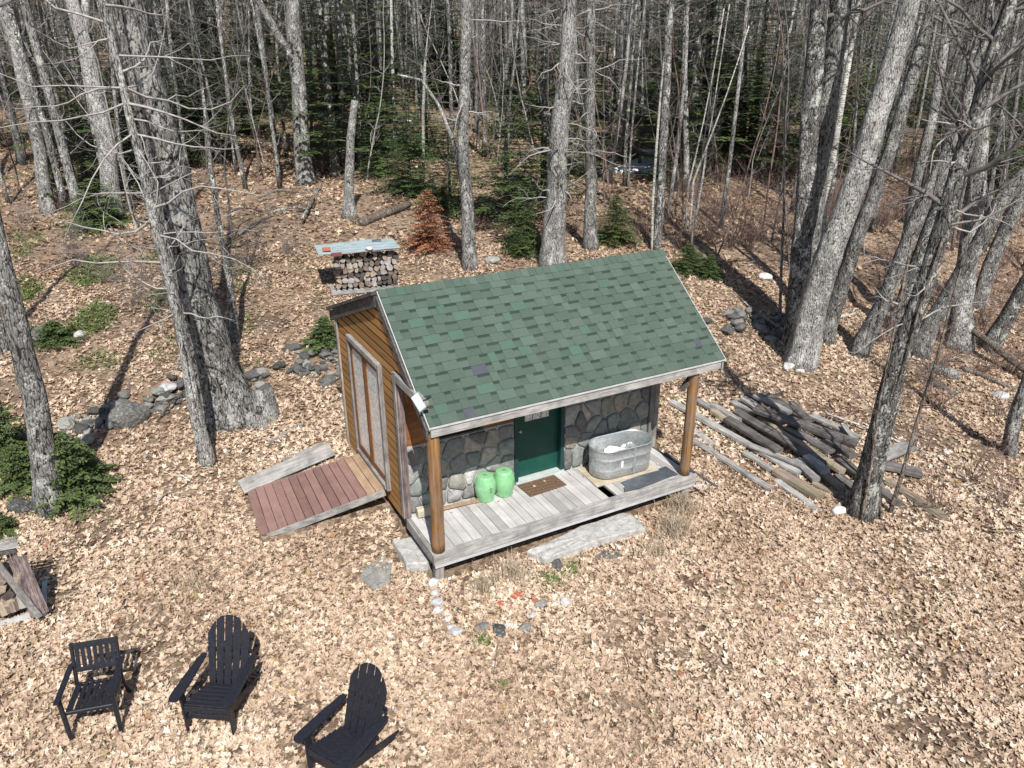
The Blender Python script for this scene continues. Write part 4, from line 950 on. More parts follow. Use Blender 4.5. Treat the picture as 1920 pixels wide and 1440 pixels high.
# ------------------------------------------------------------------ lumber pile
def zc(x, y): return (1200+x/3.2, 700+y/3.2)
beams = [
 ((190,170),(960,600),.17,.10,.10,'long pale grey timber nearest the porch, its near end raised'),
 ((300,395),(785,695),.12,.12,.04,'round pale pole on the leaves nearest the porch post'),
 ((330,345),(440,430),.13,.05,.03,'short board piece left of the long pale timber'),
 ((625,480),(810,590),.13,.12,.08,'short pale round pole beside the raised timber end'),
 ((520,270),(835,465),.20,.10,.30,'square dark grey beam lying on top near the pile middle'),
 ((575,225),(1100,545),.17,.10,.25,'long grey plank right of the square dark beam'),
 ((720,265),(1215,590),.17,.12,.18,'mossy brown timber under the crossed beams'),
 ((690,210),(1300,425),.22,.13,.50,'heavy dark grey beam crossing on top of the pile'),
 ((690,130),(900,240),.16,.09,.38,'pale grey plank at the far top of the pile'),
 ((740,120),(1030,290),.20,.08,.30,'black weathered plank at the far side of the pile'),
 ((880,320),(1150,475),.19,.08,.34,'dark slab with a broken end under the heavy beam'),
 ((1030,330),(1280,500),.18,.14,.36,'dark timber ending beside the leaning tree'),
 ((435,195),(600,290),.15,.15,.14,'short round log at the far left of the pile'),
 ((350,165),(500,255),.16,.10,.05,'grey timber end showing behind the porch post'),
 ((430,230),(530,290),.15,.12,.08,'brown block below the short round log'),
 ((815,585),(1085,745),.22,.15,.10,'thick brown beam with shaded side at the pile front'),
 ((820,645),(1070,825),.14,.08,.02,'low timber half buried in leaves at the pile front'),
 ((935,520),(1060,640),.16,.12,.16,'sawn beam end pointing to the viewer at the front'),
 ((1000,500),(1110,590),.18,.15,.24,'knotty squared beam end on top at the front'),
 ((1085,590),(1210,700),.17,.13,.10,'mossy beam end left of the leaning tree foot'),
 ((1040,660),(1180,730),.12,.08,.04,'thin split piece below the mossy beam end'),
 ((1340,630),(1550,785),.18,.14,.08,'dark timber passing behind the thin saplings'),
 ((1480,650),(1830,870),.16,.14,.04,'low mossy log at the right end of the lumber'),
 ((910,170),(1010,265),.13,.06,.22,'dark splintered board at the back of the pile'),
 ((1030,250),(1310,385),.16,.07,.26,'grey plank running towards the leaning tree from the back'),
 ((560,170),(700,245),.18,.12,.12,'rough pale stub end at the far left back'),
 ((1450,545),(1690,600),.26,.12,.16,'blackened wide block right of the leaning tree'),
 ((1440,500),(1620,430),.28,.07,.30,'splintered grey root plank sticking up right of the tree'),
 ((1220,310),(1300,420),.10,.05,.42,'short splintered stake leaning on the pile by the tree'),
 ((620,150),(860,300),.17,.10,.30,'grey timber between the pale plank and the heavy beam'),
 ((1200,520),(1420,690),.20,.14,.18,'dark beam buried behind the leaning tree trunk'),
 ((1180,610),(1330,720),.16,.10,.05,'dark low beam hidden at the leaning tree foot'),
 ((700,420),(760,460),.12,.06,.03,'small red brown board scrap among leaves on the pile'),
 ((660,430),(985,560),.12,.06,.20,'narrow grey strip beside the raised pale timber'),
]
for i, (a, b_, wd, th, hh, lb) in enumerate(beams):
    wd *= 1.12; th *= .78; hh = hh*.72 if hh > .06 else hh
    mt = 'old_beam_x' if ('dark' in lb or 'black' in lb) else ('brown_beam' if ('brown' in lb or 'mossy' in lb) else 'grey_wood_x')
    if mt not in MT:
        MT[mt] = m_wood(mt, (.045, .040, .038), (.25, .235, .225), 'x') if mt == 'old_beam_x' else m_wood(mt, (.13, .095, .075), (.42, .34, .28), 'x', 1, .9, (.14, .14, .08))
    if 'round' in lb or 'log' in lb:
        p = gp(*zc(*a), hh); q = gp(*zc(*b_), hh); d = q-p; L = np.linalg.norm(d); s = MB()
        s.tube([(t*L-L/2, .01*math.sin(t*7), .008*math.sin(t*5)) for t in np.linspace(0, 1, 8)], [wd*.5]*8, 10, .04); o = s.build('timber', MT[mt], None, False)
        o.location = (p+q)/2; o.rotation_euler = Vector(d).to_track_quat('X', 'Z').to_euler(); tag(o, lb, 'timber', 'old lumber stacked beside the shed')
    else:
        plank(zc(*a), zc(*b_), hh, hh, wd, th, lb, mt, 'timber', 'timber', 'old lumber stacked beside the shed', random.uniform(-.12, .12))
def pole(px0, px1, h0, h1, r0_, r1_, label, mat='bark_birch', name='fallen_branch', cat='branch', wob=.02, group=None, n=9):
    p = gp(*px0, h0); q = gp(*px1, h1); c_ = (p+q)/2; s = MB(); T = np.linspace(0, 1, n)
    s.tube([p-c_+(q-p)*t+np.array([0, 0, 1])*wob*math.sin(t*6)+np.array([1, -.5, 0])*wob*math.sin(t*4+1) for t in T], [r0_+(r1_-r0_)*t for t in T], 8, .05)
    o = s.build(name, MT[mat], None, True); o.location = c_; return tag(o, label, cat, group)
pole(zc(1110, 240), zc(1810, 500), .12, .05, .028, .02, 'long thin white pole on the ground behind the lumber')
pole((676, 418), (768, 382), .10, .16, .16, .12, 'dark mossy log lying left of the orange conifer', 'bark_brown', 'fallen_log', 'log')
pole((668, 420), (735, 395), .03, .08, .10, .07, 'thinner dark log lying against the mossy log', 'bark_brown', 'fallen_log', 'log')
pole((1818, 618), (1935, 700), .55, .25, .09, .08, 'long bare log propped between the trunks at the right', 'bark_brown', 'fallen_log', 'log')
pole((1800, 690), (1925, 735), .05, .05, .07, .05, 'pale bare log on the ground below the propped log', 'bark_brown', 'fallen_log', 'log')
pole((1742, 690), (1802, 704), .08, .08, .15, .13, 'short thick grey log at the foot of the leaning trunks', 'bark', 'fallen_log', 'log')
pole((1745, 718), (1795, 742), .04, .02, .12, .08, 'mouldering log stub in the leaves by the saplings', 'bark_brown', 'fallen_log', 'log')
pole((1560, 600), (1610, 585), .03, .03, .05, .04, 'pale stick behind the broad leaning trunk', 'bark_birch')
pole((1760, 680), (1840, 670), .05, .1, .03, .015, 'curved pale branch on the leaves under the right trunks', 'bark_birch', wob=.1)
pole((340, 735), (272, 810), .05, .03, .02, .01, 'bent dark stick in front of the tumbled wall', 'bark_brown', wob=.08)
pole((1490, 640), (1390, 560), .05, .05, .04, .02, 'thin grey branch lying left of the twin trunks', 'bark')
pole((330, 892), (372, 905), .04, .02, .025, .012, 'peeled white stick in the leaves before the slim fir', 'bark_birch', wob=.03)
pole((290, 940), (330, 915), .04, .02, .025, .012, 'pale bark strip in the leaves left of the ramp', 'bark_birch', wob=.03)
for i, (a, b_) in enumerate([((440, 440), (560, 380)), ((500, 400), (640, 385)), ((480, 370), (600, 350)), ((560, 410), (610, 340)), ((420, 400), (520, 385))]):
    pole(a, b_, .08+.05*i, .06+.03*i, .045, .02, 'bare dead branch in the brush heap on the slope left of the snag', 'bark', 'fallen_branch', 'branch', .12, 'dead branches heaped on the slope')

# ------------------------------------------------------------------ tumbled stone wall
left_line = [(40, 850), (130, 815), (185, 780), (240, 775), (310, 745), (370, 735), (470, 715), (540, 695), (640, 680)]
def along(line, t):
    k_ = t*(len(line)-1); i = min(int(k_), len(line)-2); f = k_-i
    return line[i][0]+(line[i+1][0]-line[i][0])*f, line[i][1]+(line[i+1][1]-line[i][1])*f
lump = []
for i in range(8):
    o = blob('wall_stone', (0, 0, 0), 1, MT['rock'], None, None, (1, .8, .6), 200+i); lump.append(o.data); bpy.data.objects.remove(o)
def wstone(x, y, r, dz, label, group):
    p = gp(x, y); o = bpy.data.objects.new('wall_stone', random.choice(lump)); col.objects.link(o); o.location = (p[0], p[1], p[2]+dz+r*.25)
    o.rotation_euler = (random.uniform(-.4, .4), random.uniform(-.4, .4), random.uniform(0, 6)); o.scale = (r*random.uniform(.8, 1.3), r*random.uniform(.8, 1.2), r*random.uniform(.8, 1.1)); tag(o, label, 'stone', group)
for i in range(130):
    x, y = along(left_line, random.random()); big = random.random()
    wstone(x+random.gauss(0, 12), y+random.gauss(0, 13), .07+.16*big**2, random.uniform(-.04, .07), 'grey fieldstone in the tumbled wall left of the shed', 'stones of the tumbled wall left of the shed')
for i in range(44):
    x, y = random.uniform(560, 642), random.uniform(655, 722)
    wstone(x, y, random.uniform(.06, .17), random.uniform(-.04, .06), 'grey fieldstone in the heap touching the shed corner', 'stones heaped at the shed back corner')
for i in range(34):
    x = random.gauss(1395, 38); y = random.gauss(604, 17); wstone(x, y, random.uniform(.09, .20), random.uniform(-.04, .04), 'fieldstone in the low heap right of the green roof', 'stones heaped right of the roof')
for i in range(14):
    wstone(random.uniform(1410, 1470), random.uniform(590, 640), random.uniform(.1, .22), 0, 'dark fieldstone between the heap and the twin trunks', 'stones near the twin trunks')
p = gp(242, 792); blob('boulder', (p[0], p[1], p[2]+.12), .42, MT['rock'], 'largest dark grey boulder in the tumbled wall', 'boulder', (1, .8, .75), 301, sub=3, flat=.4)
p = gp(318, 738); blob('boulder', (p[0], p[1], p[2]+.14), .20, MT['pale_rock'], 'angular pale grey stone on top of the tumbled wall', 'stone', (1, .8, .7), 302)
p = gp(432, 745); 

# ------------------------------------------------------------------ trees
def unit(v): return v/(np.linalg.norm(v)+1e-9)
def bough(s, p, d, L, r, lev, upb=.25, seg=5, wob=.22, n=3, kids=5):
    """a branch with side branches, all in mesh s"""
    pts = [np.array(p, float)]; dd = unit(np.array(d, float)); st = L/seg
    for _ in range(seg):
        dd = unit(dd+rng.normal(0, wob, 3)+np.array([0, 0, upb*.3])); pts.append(pts[-1]+dd*st)
    rr = [r*(1-.82*i/seg) for i in range(seg+1)]
    s.tube(pts, rr, n if lev > 0 else 3, cap=False, rnd=.5)
    if lev > 0:
        for _ in range(kids):
            k_ = random.randint(1, seg); t = random.random(); q = pts[k_-1]+(pts[k_]-pts[k_-1])*t
            base = unit(pts[k_]-pts[k_-1]); sd_ = unit(np.cross(base, rng.normal(0, 1, 3)))
            bough(s, q, base*.7+sd_*.9, L*random.uniform(.28, .55)*(1.15-k_/seg*.5), rr[k_]*.62, lev-1, upb, max(3, seg-1), wob, 3, max(2, kids-2))
def ext_path(P, Rr_, Htot, lean_keep=.6):
    """carry the trunk on above the traced points to its full height"""
    P = [np.array(p, float) for p in P]; Rr_ = list(Rr_)
    d = unit(P[-1]-P[-2]); z0 = P[0][2]; rt = Rr_[-1]
    while P[-1][2]-z0 < Htot:
        d = unit(d*1.0+np.array([0, 0, .10])+rng.normal(0, .035, 3)); P.append(P[-1]+d*1.1)
        f = (P[-1][2]-z0)/Htot; Rr_.append(max(.02, rt*(1-f)**.7 if f < 1 else .02))
    return P, Rr_
def resample(P, R_, step):
    P = np.array(P); R_ = np.array(R_); seg = np.linalg.norm(np.diff(P, axis=0), axis=1); t = np.concatenate([[0], np.cumsum(seg)]); n = max(3, int(t[-1]/step)); q = np.linspace(0, t[-1], n)
    return np.stack([np.interp(q, t, P[:, i]) for i in range(3)], 1), np.interp(q, t, R_), q
def make_tree(loc, P, R_, name, label, cat, mat, group=None, flare=1.15, crown=(6, 22, 2.6), dead=None, sides=14, crownmat='twig', cap=True, fork=None):
    """P: path relative to the base; crown=(start height, count, length)"""
    o = empty(name, tuple(loc), 0, label, cat, group)
    Q, Rq, T = resample(P, R_, .22); Rq = Rq*(1+(flare-1)*np.exp(-T/.32)); Q[0][2] -= .12
    ph = random.uniform(0, 6); k_ = random.randint(4, 6)
    wv = np.sin(T*1.7+ph)*.06+np.sin(T*4.1)*.03
    Q = Q.copy(); Q[:, 0] += wv*Rq*1.2
    s = MB(); Tn = T[-1]
    s.tube(Q, Rq, sides, .022, True, .5, lambda th, t: 1+.05*np.sin(3*th+t*9+ph)+np.exp(-t*Tn/.3)*.20*np.maximum(0, np.sin(k_*th+ph)))
    if fork:
        h0, dv_, L, r = fork; i = int(np.searchsorted(Q[:, 2], h0)); f0 = Q[min(i, len(Q)-1)]; pts = [f0+np.array(dv_)*L*t+np.array([0, 0, 0]) for t in np.linspace(0, 1, 12)]
        s.tube(pts, [r*(1-.6*t) for t in np.linspace(0, 1, 12)], 10, .02, True, .5)
    s.build('trunk', MT[mat], o, True)
    c = MB(); top = Q[-1][2]; h0, cnt, cl = crown
    for i in range(cnt):
        h = h0+(top-h0)*((i+random.random())/cnt)**.9; j = int(np.clip(np.searchsorted(Q[:, 2], h), 1, len(Q)-1)); a = i*2.4+random.uniform(-.4, .4)
        f = (h-h0)/max(1, top-h0)
        bough(c, Q[j], (math.cos(a), math.sin(a), random.uniform(.25, .8)), cl*(1-.5*f)*random.uniform(.6, 1.2), min(Rq[j]*.35, .06), 2, .3, 5, .2, 4, 8)
    if cnt: c.build('crown', MT[crownmat], o, True)
    if dead:
        h0, h1, cnt, L, rr_ = dead; c = MB()
        for i in range(cnt):
            h = random.uniform(h0, h1); j = int(np.clip(np.searchsorted(Q[:, 2], h), 1, len(Q)-1)); a = random.uniform(0, 6.28)
            bough(c, Q[j]+np.array([math.cos(a), math.sin(a), 0])*Rq[j]*.8, (math.cos(a), math.sin(a), random.uniform(-.25, .25)), L*random.uniform(.35, 1.2), rr_*random.uniform(.6, 1.2), 2 if L > .7 else 1, .02, 6, .26, 4, 4)
        c.build('dead_branches', MT['twig_pale'], o, True)
    return o
def px_tree(pts, Hh, label, mat='bark', name='tree', cat='tree', group=None, **kw):
    """pts: (x, y, width) in photo pixels from the foot up; the first is on the ground"""
    b = gp(pts[0][0], pts[0][1]); hd = np.array([b[0]-CAM[0], b[1]-CAM[1], 0]); hd /= np.linalg.norm(hd)
    P = [np.zeros(3)]; R_ = [pts[0][2]/2*depth(b)/FPX]
    for (x, y, w_) in pts[1:]:
        d = ray(x, y); t = ((b-CAM) @ hd)/(d @ hd); q = CAM+d*t; P.append(q-b); R_.append(w_/2*depth(q)/FPX)
    if Hh: P, R_ = ext_path(P, R_, Hh)
    return make_tree(b, P, R_, name, label, cat, mat, group, **kw)
T = px_tree
T([(98, 950, 54), (75, 820, 42), (50, 690, 40), (28, 590, 38), (3, 490, 34)], 13, 'leaning grey trunk in front of the tumbled wall at the left edge', sides=20, crown=(7, 20, 2.5))
T([(425, 782, 104), (395, 690, 84), (350, 480, 72), (300, 240, 62), (235, 0, 54)], 17, 'huge old oak trunk with flared roots left of the shed', 'bark_oak', sides=30, flare=1.25, crown=(8.5, 26, 3.5))
T([(388, 868, 25), (362, 740, 22), (345, 650, 20), (322, 545, 19), (290, 420, 18), (262, 290, 16), (250, 250, 15), (205, 60, 12)], 11, 'slim grey fir with pale dead side branches in front of the oak', 'bark_pine', 'fir_tree', crown=(8, 16, 1.4), dead=(2.4, 7.8, 42, 2.0, .020), flare=1.3)
T([(92, 398, 25), (75, 290, 23), (55, 200, 22), (30, 90, 20), (5, 20, 19)], 14, 'lichen spotted trunk, the first whole trunk from the left', 'bark_pine', crown=(6.5, 22, 2.5))
T([(212, 405, 34), (195, 250, 30), (170, 130, 27), (140, 20, 24)], 15, 'white blotched trunk left of the old oak', 'bark_pine', crown=(6.5, 24, 2.6), fork=(5.2, (.25, .1, .96), 5, .14))
T([(40, 305, 13), (20, 210, 12), (5, 140, 11)], 13, 'thin trunk behind the lichen spotted trunk', crown=(4, 18, 2))
T([(345, 270, 16), (330, 180, 16), (300, 70, 15), (282, 0, 14)], 15, 'narrow mottled trunk behind the top of the oak', crown=(5, 20, 2.2))
T([(442, 640, 17), (430, 530, 13), (412, 430, 11), (396, 320, 9), (388, 250, 7)], 9, 'thin dark trunk close behind the old oak', 'bark_dark', crown=(3.6, 14, 1.2), dead=(1.2, 4, 10, .7, .01))
T([(572, 345, 32), (566, 250, 29), (558, 140, 27), (548, 0, 26)], 17, 'stout grey maple forking low, above the brush heap', sides=20, crown=(8, 22, 3), fork=(4.2, (-.42, .05, .9), 5, .18))
T([(520, 300, 10), (505, 190, 9), (488, 60, 8), (480, 0, 8)], 14, 'slim trunk left of the forked maple', crown=(6, 16, 2))
T([(612, 290, 11), (610, 150, 11), (613, 0, 10)], 14, 'first slim straight trunk right of the forked maple', crown=(6, 16, 2))
T([(648, 315, 12), (640, 180, 11), (632, 0, 10)], 14, 'second slim trunk right of the forked maple, behind the snag', crown=(6, 16, 2))
T([(655, 407, 20), (655, 330, 17), (657, 260, 15), (665, 188, 13)], 0, 'broken snag without a top above the firewood stack', 'bark_pine', 'tree_snag', 'snag', crown=(1, 0, 1), flare=1.6)
T([(679, 322, 6), (672, 200, 6), (660, 0, 6)], 13, 'thin straight trunk just right of the snag', crown=(5, 16, 1.6))
T([(742, 295, 6), (738, 200, 6), (733, 0, 5)], 12, 'thin birch in front of the dark firs', 'bark_birch', 'birch_tree', crown=(4, 16, 1.5))
T([(794, 350, 6), (793, 220, 6), (797, 120, 5)], 8, 'thin grey birch above the orange conifer', 'bark_birch', 'birch_tree', crown=(3.5, 16, 1.4))
T([(882, 502, 28), (878, 420, 24), (868, 280, 22), (870, 150, 20), (875, 0, 19)], 15, 'split grey trunk rising behind the middle of the ridge', sides=18, crown=(6.5, 22, 2.6), dead=(3.8, 7, 7, 1.6, .025))
T([(880, 470, 9), (868, 360, 8), (852, 270, 7), (825, 200, 6), (790, 150, 5), (745, 140, 3)], 0, 'thin young tree arching left from the split trunk', 'bark_pine', crown=(1.5, 8, 1.1), flare=1.1)
T([(1037, 500, 46), (1040, 420, 42), (1046, 300, 36), (1052, 220, 34), (1062, 110, 29), (1068, 0, 26)], 17, 'big pale pine trunk bristling with dead branches behind the ridge', 'bark_pine', 'pine_tree', sides=22, crown=(8, 20, 2.2), dead=(1.8, 8, 60, 1.4, .022))
T([(1107, 466, 26), (1108, 350, 21), (1107, 180, 19), (1107, 0, 17)], 16, 'straight grey trunk right of the big pale pine', 'bark', crown=(7, 22, 2.4), dead=(2.5, 8, 30, 1.5, .018))
T([(985, 215, 13), (982, 110, 12), (978, 0, 11)], 15, 'distant straight trunk left of the big pine', crown=(6, 16, 2), dead=(1.5, 6, 10, 1, .015))
T([(1231, 468, 15), (1238, 380, 16), (1243, 280, 15), (1250, 140, 15), (1256, 0, 14)], 15, 'dark grey trunk behind the right end of the ridge', 'bark_dark', crown=(6, 20, 2.4))
T([(1222, 468, 5), (1224, 380, 5), (1232, 260, 5), (1240, 160, 4)], 8, 'thin pale sapling hugging the dark trunk behind the ridge', 'bark_birch', 'birch_tree', crown=(3.5, 14, 1.2))
T([(1143, 345, 7), (1160, 230, 6), (1175, 120, 6), (1185, 0, 6)], 13, 'slender white birch between the pine and the snow patch', 'bark_birch', 'birch_tree', crown=(5, 16, 1.6))
T([(1253, 400, 7), (1270, 280, 7), (1285, 140, 6), (1290, 0, 6)], 13, 'slender grey birch right of the dark trunk', 'bark_pine', 'birch_tree', crown=(5, 18, 1.6))
T([(1353, 425, 8), (1370, 290, 8), (1385, 160, 7), (1402, 0, 7)], 13, 'slender grey tree standing alone left of the twin trunks', crown=(4.5, 20, 1.8))
T([(1178, 350, 4), (1185, 240, 4), (1200, 80, 4)], 11, 'very thin stem right of the slender white birch', crown=(4, 12, 1.2))
for i, (a, b_, c_) in enumerate([((1285, 430), (1290, 350), (1305, 290)), ((1293, 430), (1300, 340), (1335, 250)), ((1302, 425), (1318, 330), (1325, 280))]):
    T([(a[0], a[1], 4), (b_[0], b_[1], 4), (c_[0], c_[1], 3)], 6, ('left', 'middle', 'right')[i]+' stem of the sapling clump behind the right roof corner', 'bark_birch', 'sapling', 'sapling', crown=(2, 12, .9))
T([(1455, 300, 6), (1462, 170, 5), (1480, 60, 5), (1492, 0, 5)], 12, 'bright white birch left of the twin trunks', 'bark_birch', 'birch_tree', crown=(5, 14, 1.4))
T([(1490, 640, 46), (1500, 500, 36), (1512, 330, 33), (1525, 150, 34), (1537, 0, 32)], 16, 'dark left trunk of the twin trunks right of the roof', 'bark_dark', sides=20, crown=(7.5, 20, 2.8))
T([(1508, 630, 44), (1518, 460, 38), (1537, 290, 36), (1560, 130, 37), (1580, -10, 34)], 16, 'mottled right trunk of the twin trunks right of the roof', 'bark', sides=20, crown=(7.5, 20, 2.8))
T([(1528, 600, 12), (1545, 400, 11), (1583, 170, 10), (1611, 0, 9)], 13, 'thin white birch behind the twin trunks', 'bark_birch', 'birch_tree', crown=(6, 16, 1.5))
T([(1497, 682, 60), (1528, 560, 50), (1562, 450, 46), (1622, 290, 42), (1665, 150, 39), (1707, 0, 36)], 16, 'broad pale trunk leaning right in front of the twin trunks', 'bark_pine', sides=26, crown=(8, 22, 3))
T([(1545, 640, 30), (1606, 450, 26), (1662, 300, 24), (1708, 150, 21), (1750, 0, 17)], 15, 'smooth trunk leaning right behind the broad pale trunk', 'bark', crown=(7.5, 18, 2.5))
T([(1606, 662, 36), (1650, 580, 28), (1695, 470, 27), (1733, 373, 27), (1773, 300, 26), (1807, 200, 25), (1837, 117, 22), (1880, 0, 20)], 14, 'grey trunk leaning hard right behind the lumber pile', 'bark', sides=18, crown=(6.5, 22, 2.6))
T([(1688, 520, 20), (1718, 340, 19), (1745, 230, 18), (1765, 120, 17), (1782, 0, 16)], 14, 'upright grey trunk between the leaning trunks', 'bark', crown=(6, 20, 2.4))
T([(1674, 625, 28), (1700, 546, 24), (1730, 460, 22), (1755, 390, 20), (1785, 300, 19), (1800, 220, 17)], 12, 'narrow dark trunk crossing behind the hard leaning trunk', 'bark_dark', crown=(5.5, 18, 2))
T([(1612, 962, 52), (1640, 850, 42), (1660, 765, 40), (1685, 670, 36), (1707, 602, 34), (1737, 524, 32), (1765, 430, 31), (1790, 350, 31), (1807, 283, 30), (1837, 200, 28), (1850, 133, 26), (1897, 0, 24)], 11, 'dark trunk growing through the lumber pile, leaning right', 'bark_dark', sides=20, crown=(5, 26, 2.4), dead=(3.5, 6.5, 14, 1.2, .02))
T([(1722, 665, 36), (1749, 602, 30), (1782, 550, 30), (1812, 497, 29), (1835, 460, 28), (1873, 383, 27), (1925, 320, 24)], 9, 'pinkish grey trunk bending right out of the photo', 'bark', crown=(4.5, 18, 2.2))
T([(1797, 650, 48), (1803, 572, 38), (1818, 450, 34), (1832, 350, 32), (1840, 230, 30), (1850, 100, 26), (1860, 0, 24)], 14, 'rough barked upright trunk with a flared foot at the right', 'bark', sides=20, crown=(6.5, 22, 2.6))
T([(1852, 655, 34), (1885, 600, 28), (1925, 530, 27)], 10, 'dark mossy trunk leaning out of the right edge', 'bark_dark', crown=(4, 18, 2.2))
T([(1831, 578, 26), (1857, 497, 26), (1885, 430, 25), (1930, 340, 23)], 10, 'grey trunk behind the flared one leaning to the right edge', 'bark', crown=(4.5, 16, 2.2))
T([(1890, 852, 26), (1902, 779, 22), (1922, 725, 20), (1950, 650, 18)], 8, 'split barked young trunk at the right edge', 'bark', crown=(3, 18, 1.8))
T([(1668, 962, 8), (1698, 868, 7), (1726, 767, 6), (1757, 672, 5), (1775, 600, 4)], 4.5, 'crooked brown sapling right of the tree in the lumber', 'bark_brown', 'sapling', 'sapling', crown=(1.2, 14, 1.1), flare=1.1)
T([(1615, 978, 7), (1638, 845, 5), (1648, 760, 4), (1662, 690, 3)], 4.2, 'thin sapling right in front of the tree in the lumber', 'bark_brown', 'sapling', 'sapling', crown=(1.2, 12, .9), flare=1.1)
T([(1625, 975, 6), (1640, 900, 5), (1655, 800, 4), (1690, 700, 3)], 4, 'second thin sapling behind the first at the lumber tree', 'bark_brown', 'sapling', 'sapling', crown=(1.2, 12, .9), flare=1.1)
T([(1655, 975, 5), (1640, 900, 4), (1648, 840, 3)], 3, 'short dark sprout between the saplings at the lumber tree', 'bark_brown', 'sapling', 'sapling', crown=(.8, 8, .6), flare=1.1)
T([(8, 660, 18), (-6, 600, 17), (-30, 500, 16)], 9, 'dark trunk peeking in at the left edge', 'bark_dark', crown=(4, 10, 1.5))
T([(1462, 610, 6), (1465, 500, 5), (1470, 380, 4)], 5.5, 'thin grey sapling left of the twin trunks foot', 'bark', 'sapling', 'sapling', crown=(1.5, 12, .9), flare=1.1)
T([(1578, 570, 12), (1585, 500, 10), (1590, 430, 9)], 9, 'dark thin stem behind the smooth leaning trunk', 'bark_dark', crown=(3.5, 14, 1.2))
# hollow stump beside the oak
sp_ = gp(487, 788); st = empty('tree_stump', tuple(sp_), 0, 'hollow grey stump with a bowl shaped hole beside the old oak', 'stump')
s = MB(); n = 20; pr_ = [(.42, -.15, 0), (.36, .12, 0), (.33, .42, 1), (.29, .44, 1), (.24, .30, 0), (.20, .12, 0), (.02, .08, 0)]
V = []
for (r, z, e) in pr_:
    for i in range(n):
        a = i*2*math.pi/n; k_ = 1+.14*math.sin(3*a+1)+.08*math.sin(7*a); zz = z*(1+.35*math.sin(a+.6)+(.15*math.sin(5*a) if e else 0)) if z > .1 else z
        V.append((r*k_*math.cos(a), r*k_*math.sin(a), zz))
F = [[k_*n+i, k_*n+(i+1) % n, (k_+1)*n+(i+1) % n, (k_+1)*n+i] for k_ in range(len(pr_)-1) for i in range(n)]
s.add(V, F, .5); s.build('bark', MT['bark_pine'], st, True)
s = MB(); s.tube([(.05, -.02, .05), (.08, -.03, .3), (.06, -.02, .42)], [.10, .07, .01], 8, .1); s.build('wood_core', MT['bark_dark'], st, True)

# conifers
def conifer_parts(Hc, Rb, seed, dens=1.0, bare=.08, fine=1.0):
    """trunk and crown meshes of a young fir: whorls of flat sprays made of small needle blades"""
    r0_ = random.getstate(); random.seed(seed)
    t = MB(); t.tube([(0, 0, -.1), (0, 0, Hc*.5), (0, 0, Hc)], [Hc*.014+.01, Hc*.008+.005, .003], 7)
    V = []; A = []
    z = Hc*bare
    while z < Hc*.98:
        f = (z/Hc); L = Rb*(1-f)**.8*(.75+.5*random.random())+.03; nb_ = int(max(4, 7*dens))
        a0 = random.uniform(0, 6.28)
        for b_ in range(nb_):
            a = a0+b_*6.283/nb_+random.uniform(-.3, .3); l = L*random.uniform(.6, 1.15); dz = l*random.uniform(-.28, .12)
            ns = max(3, int(l/.075/fine)); ca, sa = math.cos(a), math.sin(a)
            if random.random() < .08: continue
            t.tube([(0, 0, z), (ca*l*.5, sa*l*.5, z+dz*.3), (ca*l, sa*l, z+dz)], [.006, .004, .002], 3, cap=False)
            cv = random.uniform(.15, 1)
            for k_ in range(ns):
                q = (k_+1)/ns; bx, by, bz = ca*l*q, sa*l*q, z+dz*q*q
                wl = (.05+.30*l*(1-abs(q-.35))*.8)*fine**.3
                for sg in (-1, 1):
                    an = a+sg*random.uniform(.6, 1.2); ex_, ey_ = math.cos(an), math.sin(an); ll = wl*random.uniform(.5, 1.1); dd_ = random.uniform(-.25, .1)*ll
                    m_ = 2 if ll < .12 else 3
                    for j in range(m_):
                        u0 = ll*j/m_; u1 = ll*(j+1)/m_+.02; hw = .017*fine*(1.25-j/m_*.6)+.006
                        px_, py_ = -ey_*hw, ex_*hw; zz = bz+dd_*j/m_
                        V.append([(bx+ex_*u0, by+ey_*u0, zz), (bx+ex_*(u0+u1)/2+px_, by+ey_*(u0+u1)/2+py_, zz+random.uniform(-.012, .02)), (bx+ex_*u1, by+ey_*u1, zz+random.uniform(-.02, .01)), (bx+ex_*(u0+u1)/2-px_, by+ey_*(u0+u1)/2-py_, zz+random.uniform(-.012, .02))])
                        A.append(min(1, max(0, cv*.6+random.random()*.4)))
        z += max(.06, Hc*.035)*random.uniform(.7, 1.2)
    c = MB(); n = len(V); c.v = [np.array(V).reshape(-1, 3)]; c.f = (np.arange(n*4).reshape(n, 4)).tolist(); c.a = A; c.n = n*4
    random.setstate(r0_); return t, c
con = []
for i, (h, r, dn, fi) in enumerate([(1.0, .42, 1.2, .45), (2.4, .85, 1.2, .9), (4.0, 1.2, 1.1, 1.4), (7.5, 1.9, 1.15, 2.4), (12, 2.4, 1.2, 3.4)]):
    t, c = conifer_parts(h, r, 40+i, dn, .06 if h < 5 else .12, fi)
    a = t.build('trunk', MT['bark_dark'], None); b_ = c.build('crown', MT['needle'], None); con.append((h, a.data, b_.data)); bpy.data.objects.remove(a); bpy.data.objects.remove(b_)
variants = {}
def conifer(loc, kind, sc, label, group=None, mat=None, name='fir_tree', cat='conifer', sx_=1.0):
    h, tm, cm = con[kind]
    if mat:
        if (kind, mat) not in variants:
            m2 = cm.copy(); m2.materials[0] = MT[mat]; variants[(kind, mat)] = m2
        cm = variants[(kind, mat)]
    o = empty(name, tuple(loc), random.uniform(0, 6), label, cat, group); o.scale = (sc*sx_, sc*sx_, sc)
    for nm, me in (('trunk', tm), ('crown', cm)):
        q = bpy.data.objects.new(nm, me); col.objects.link(q); q.parent = o
    return o
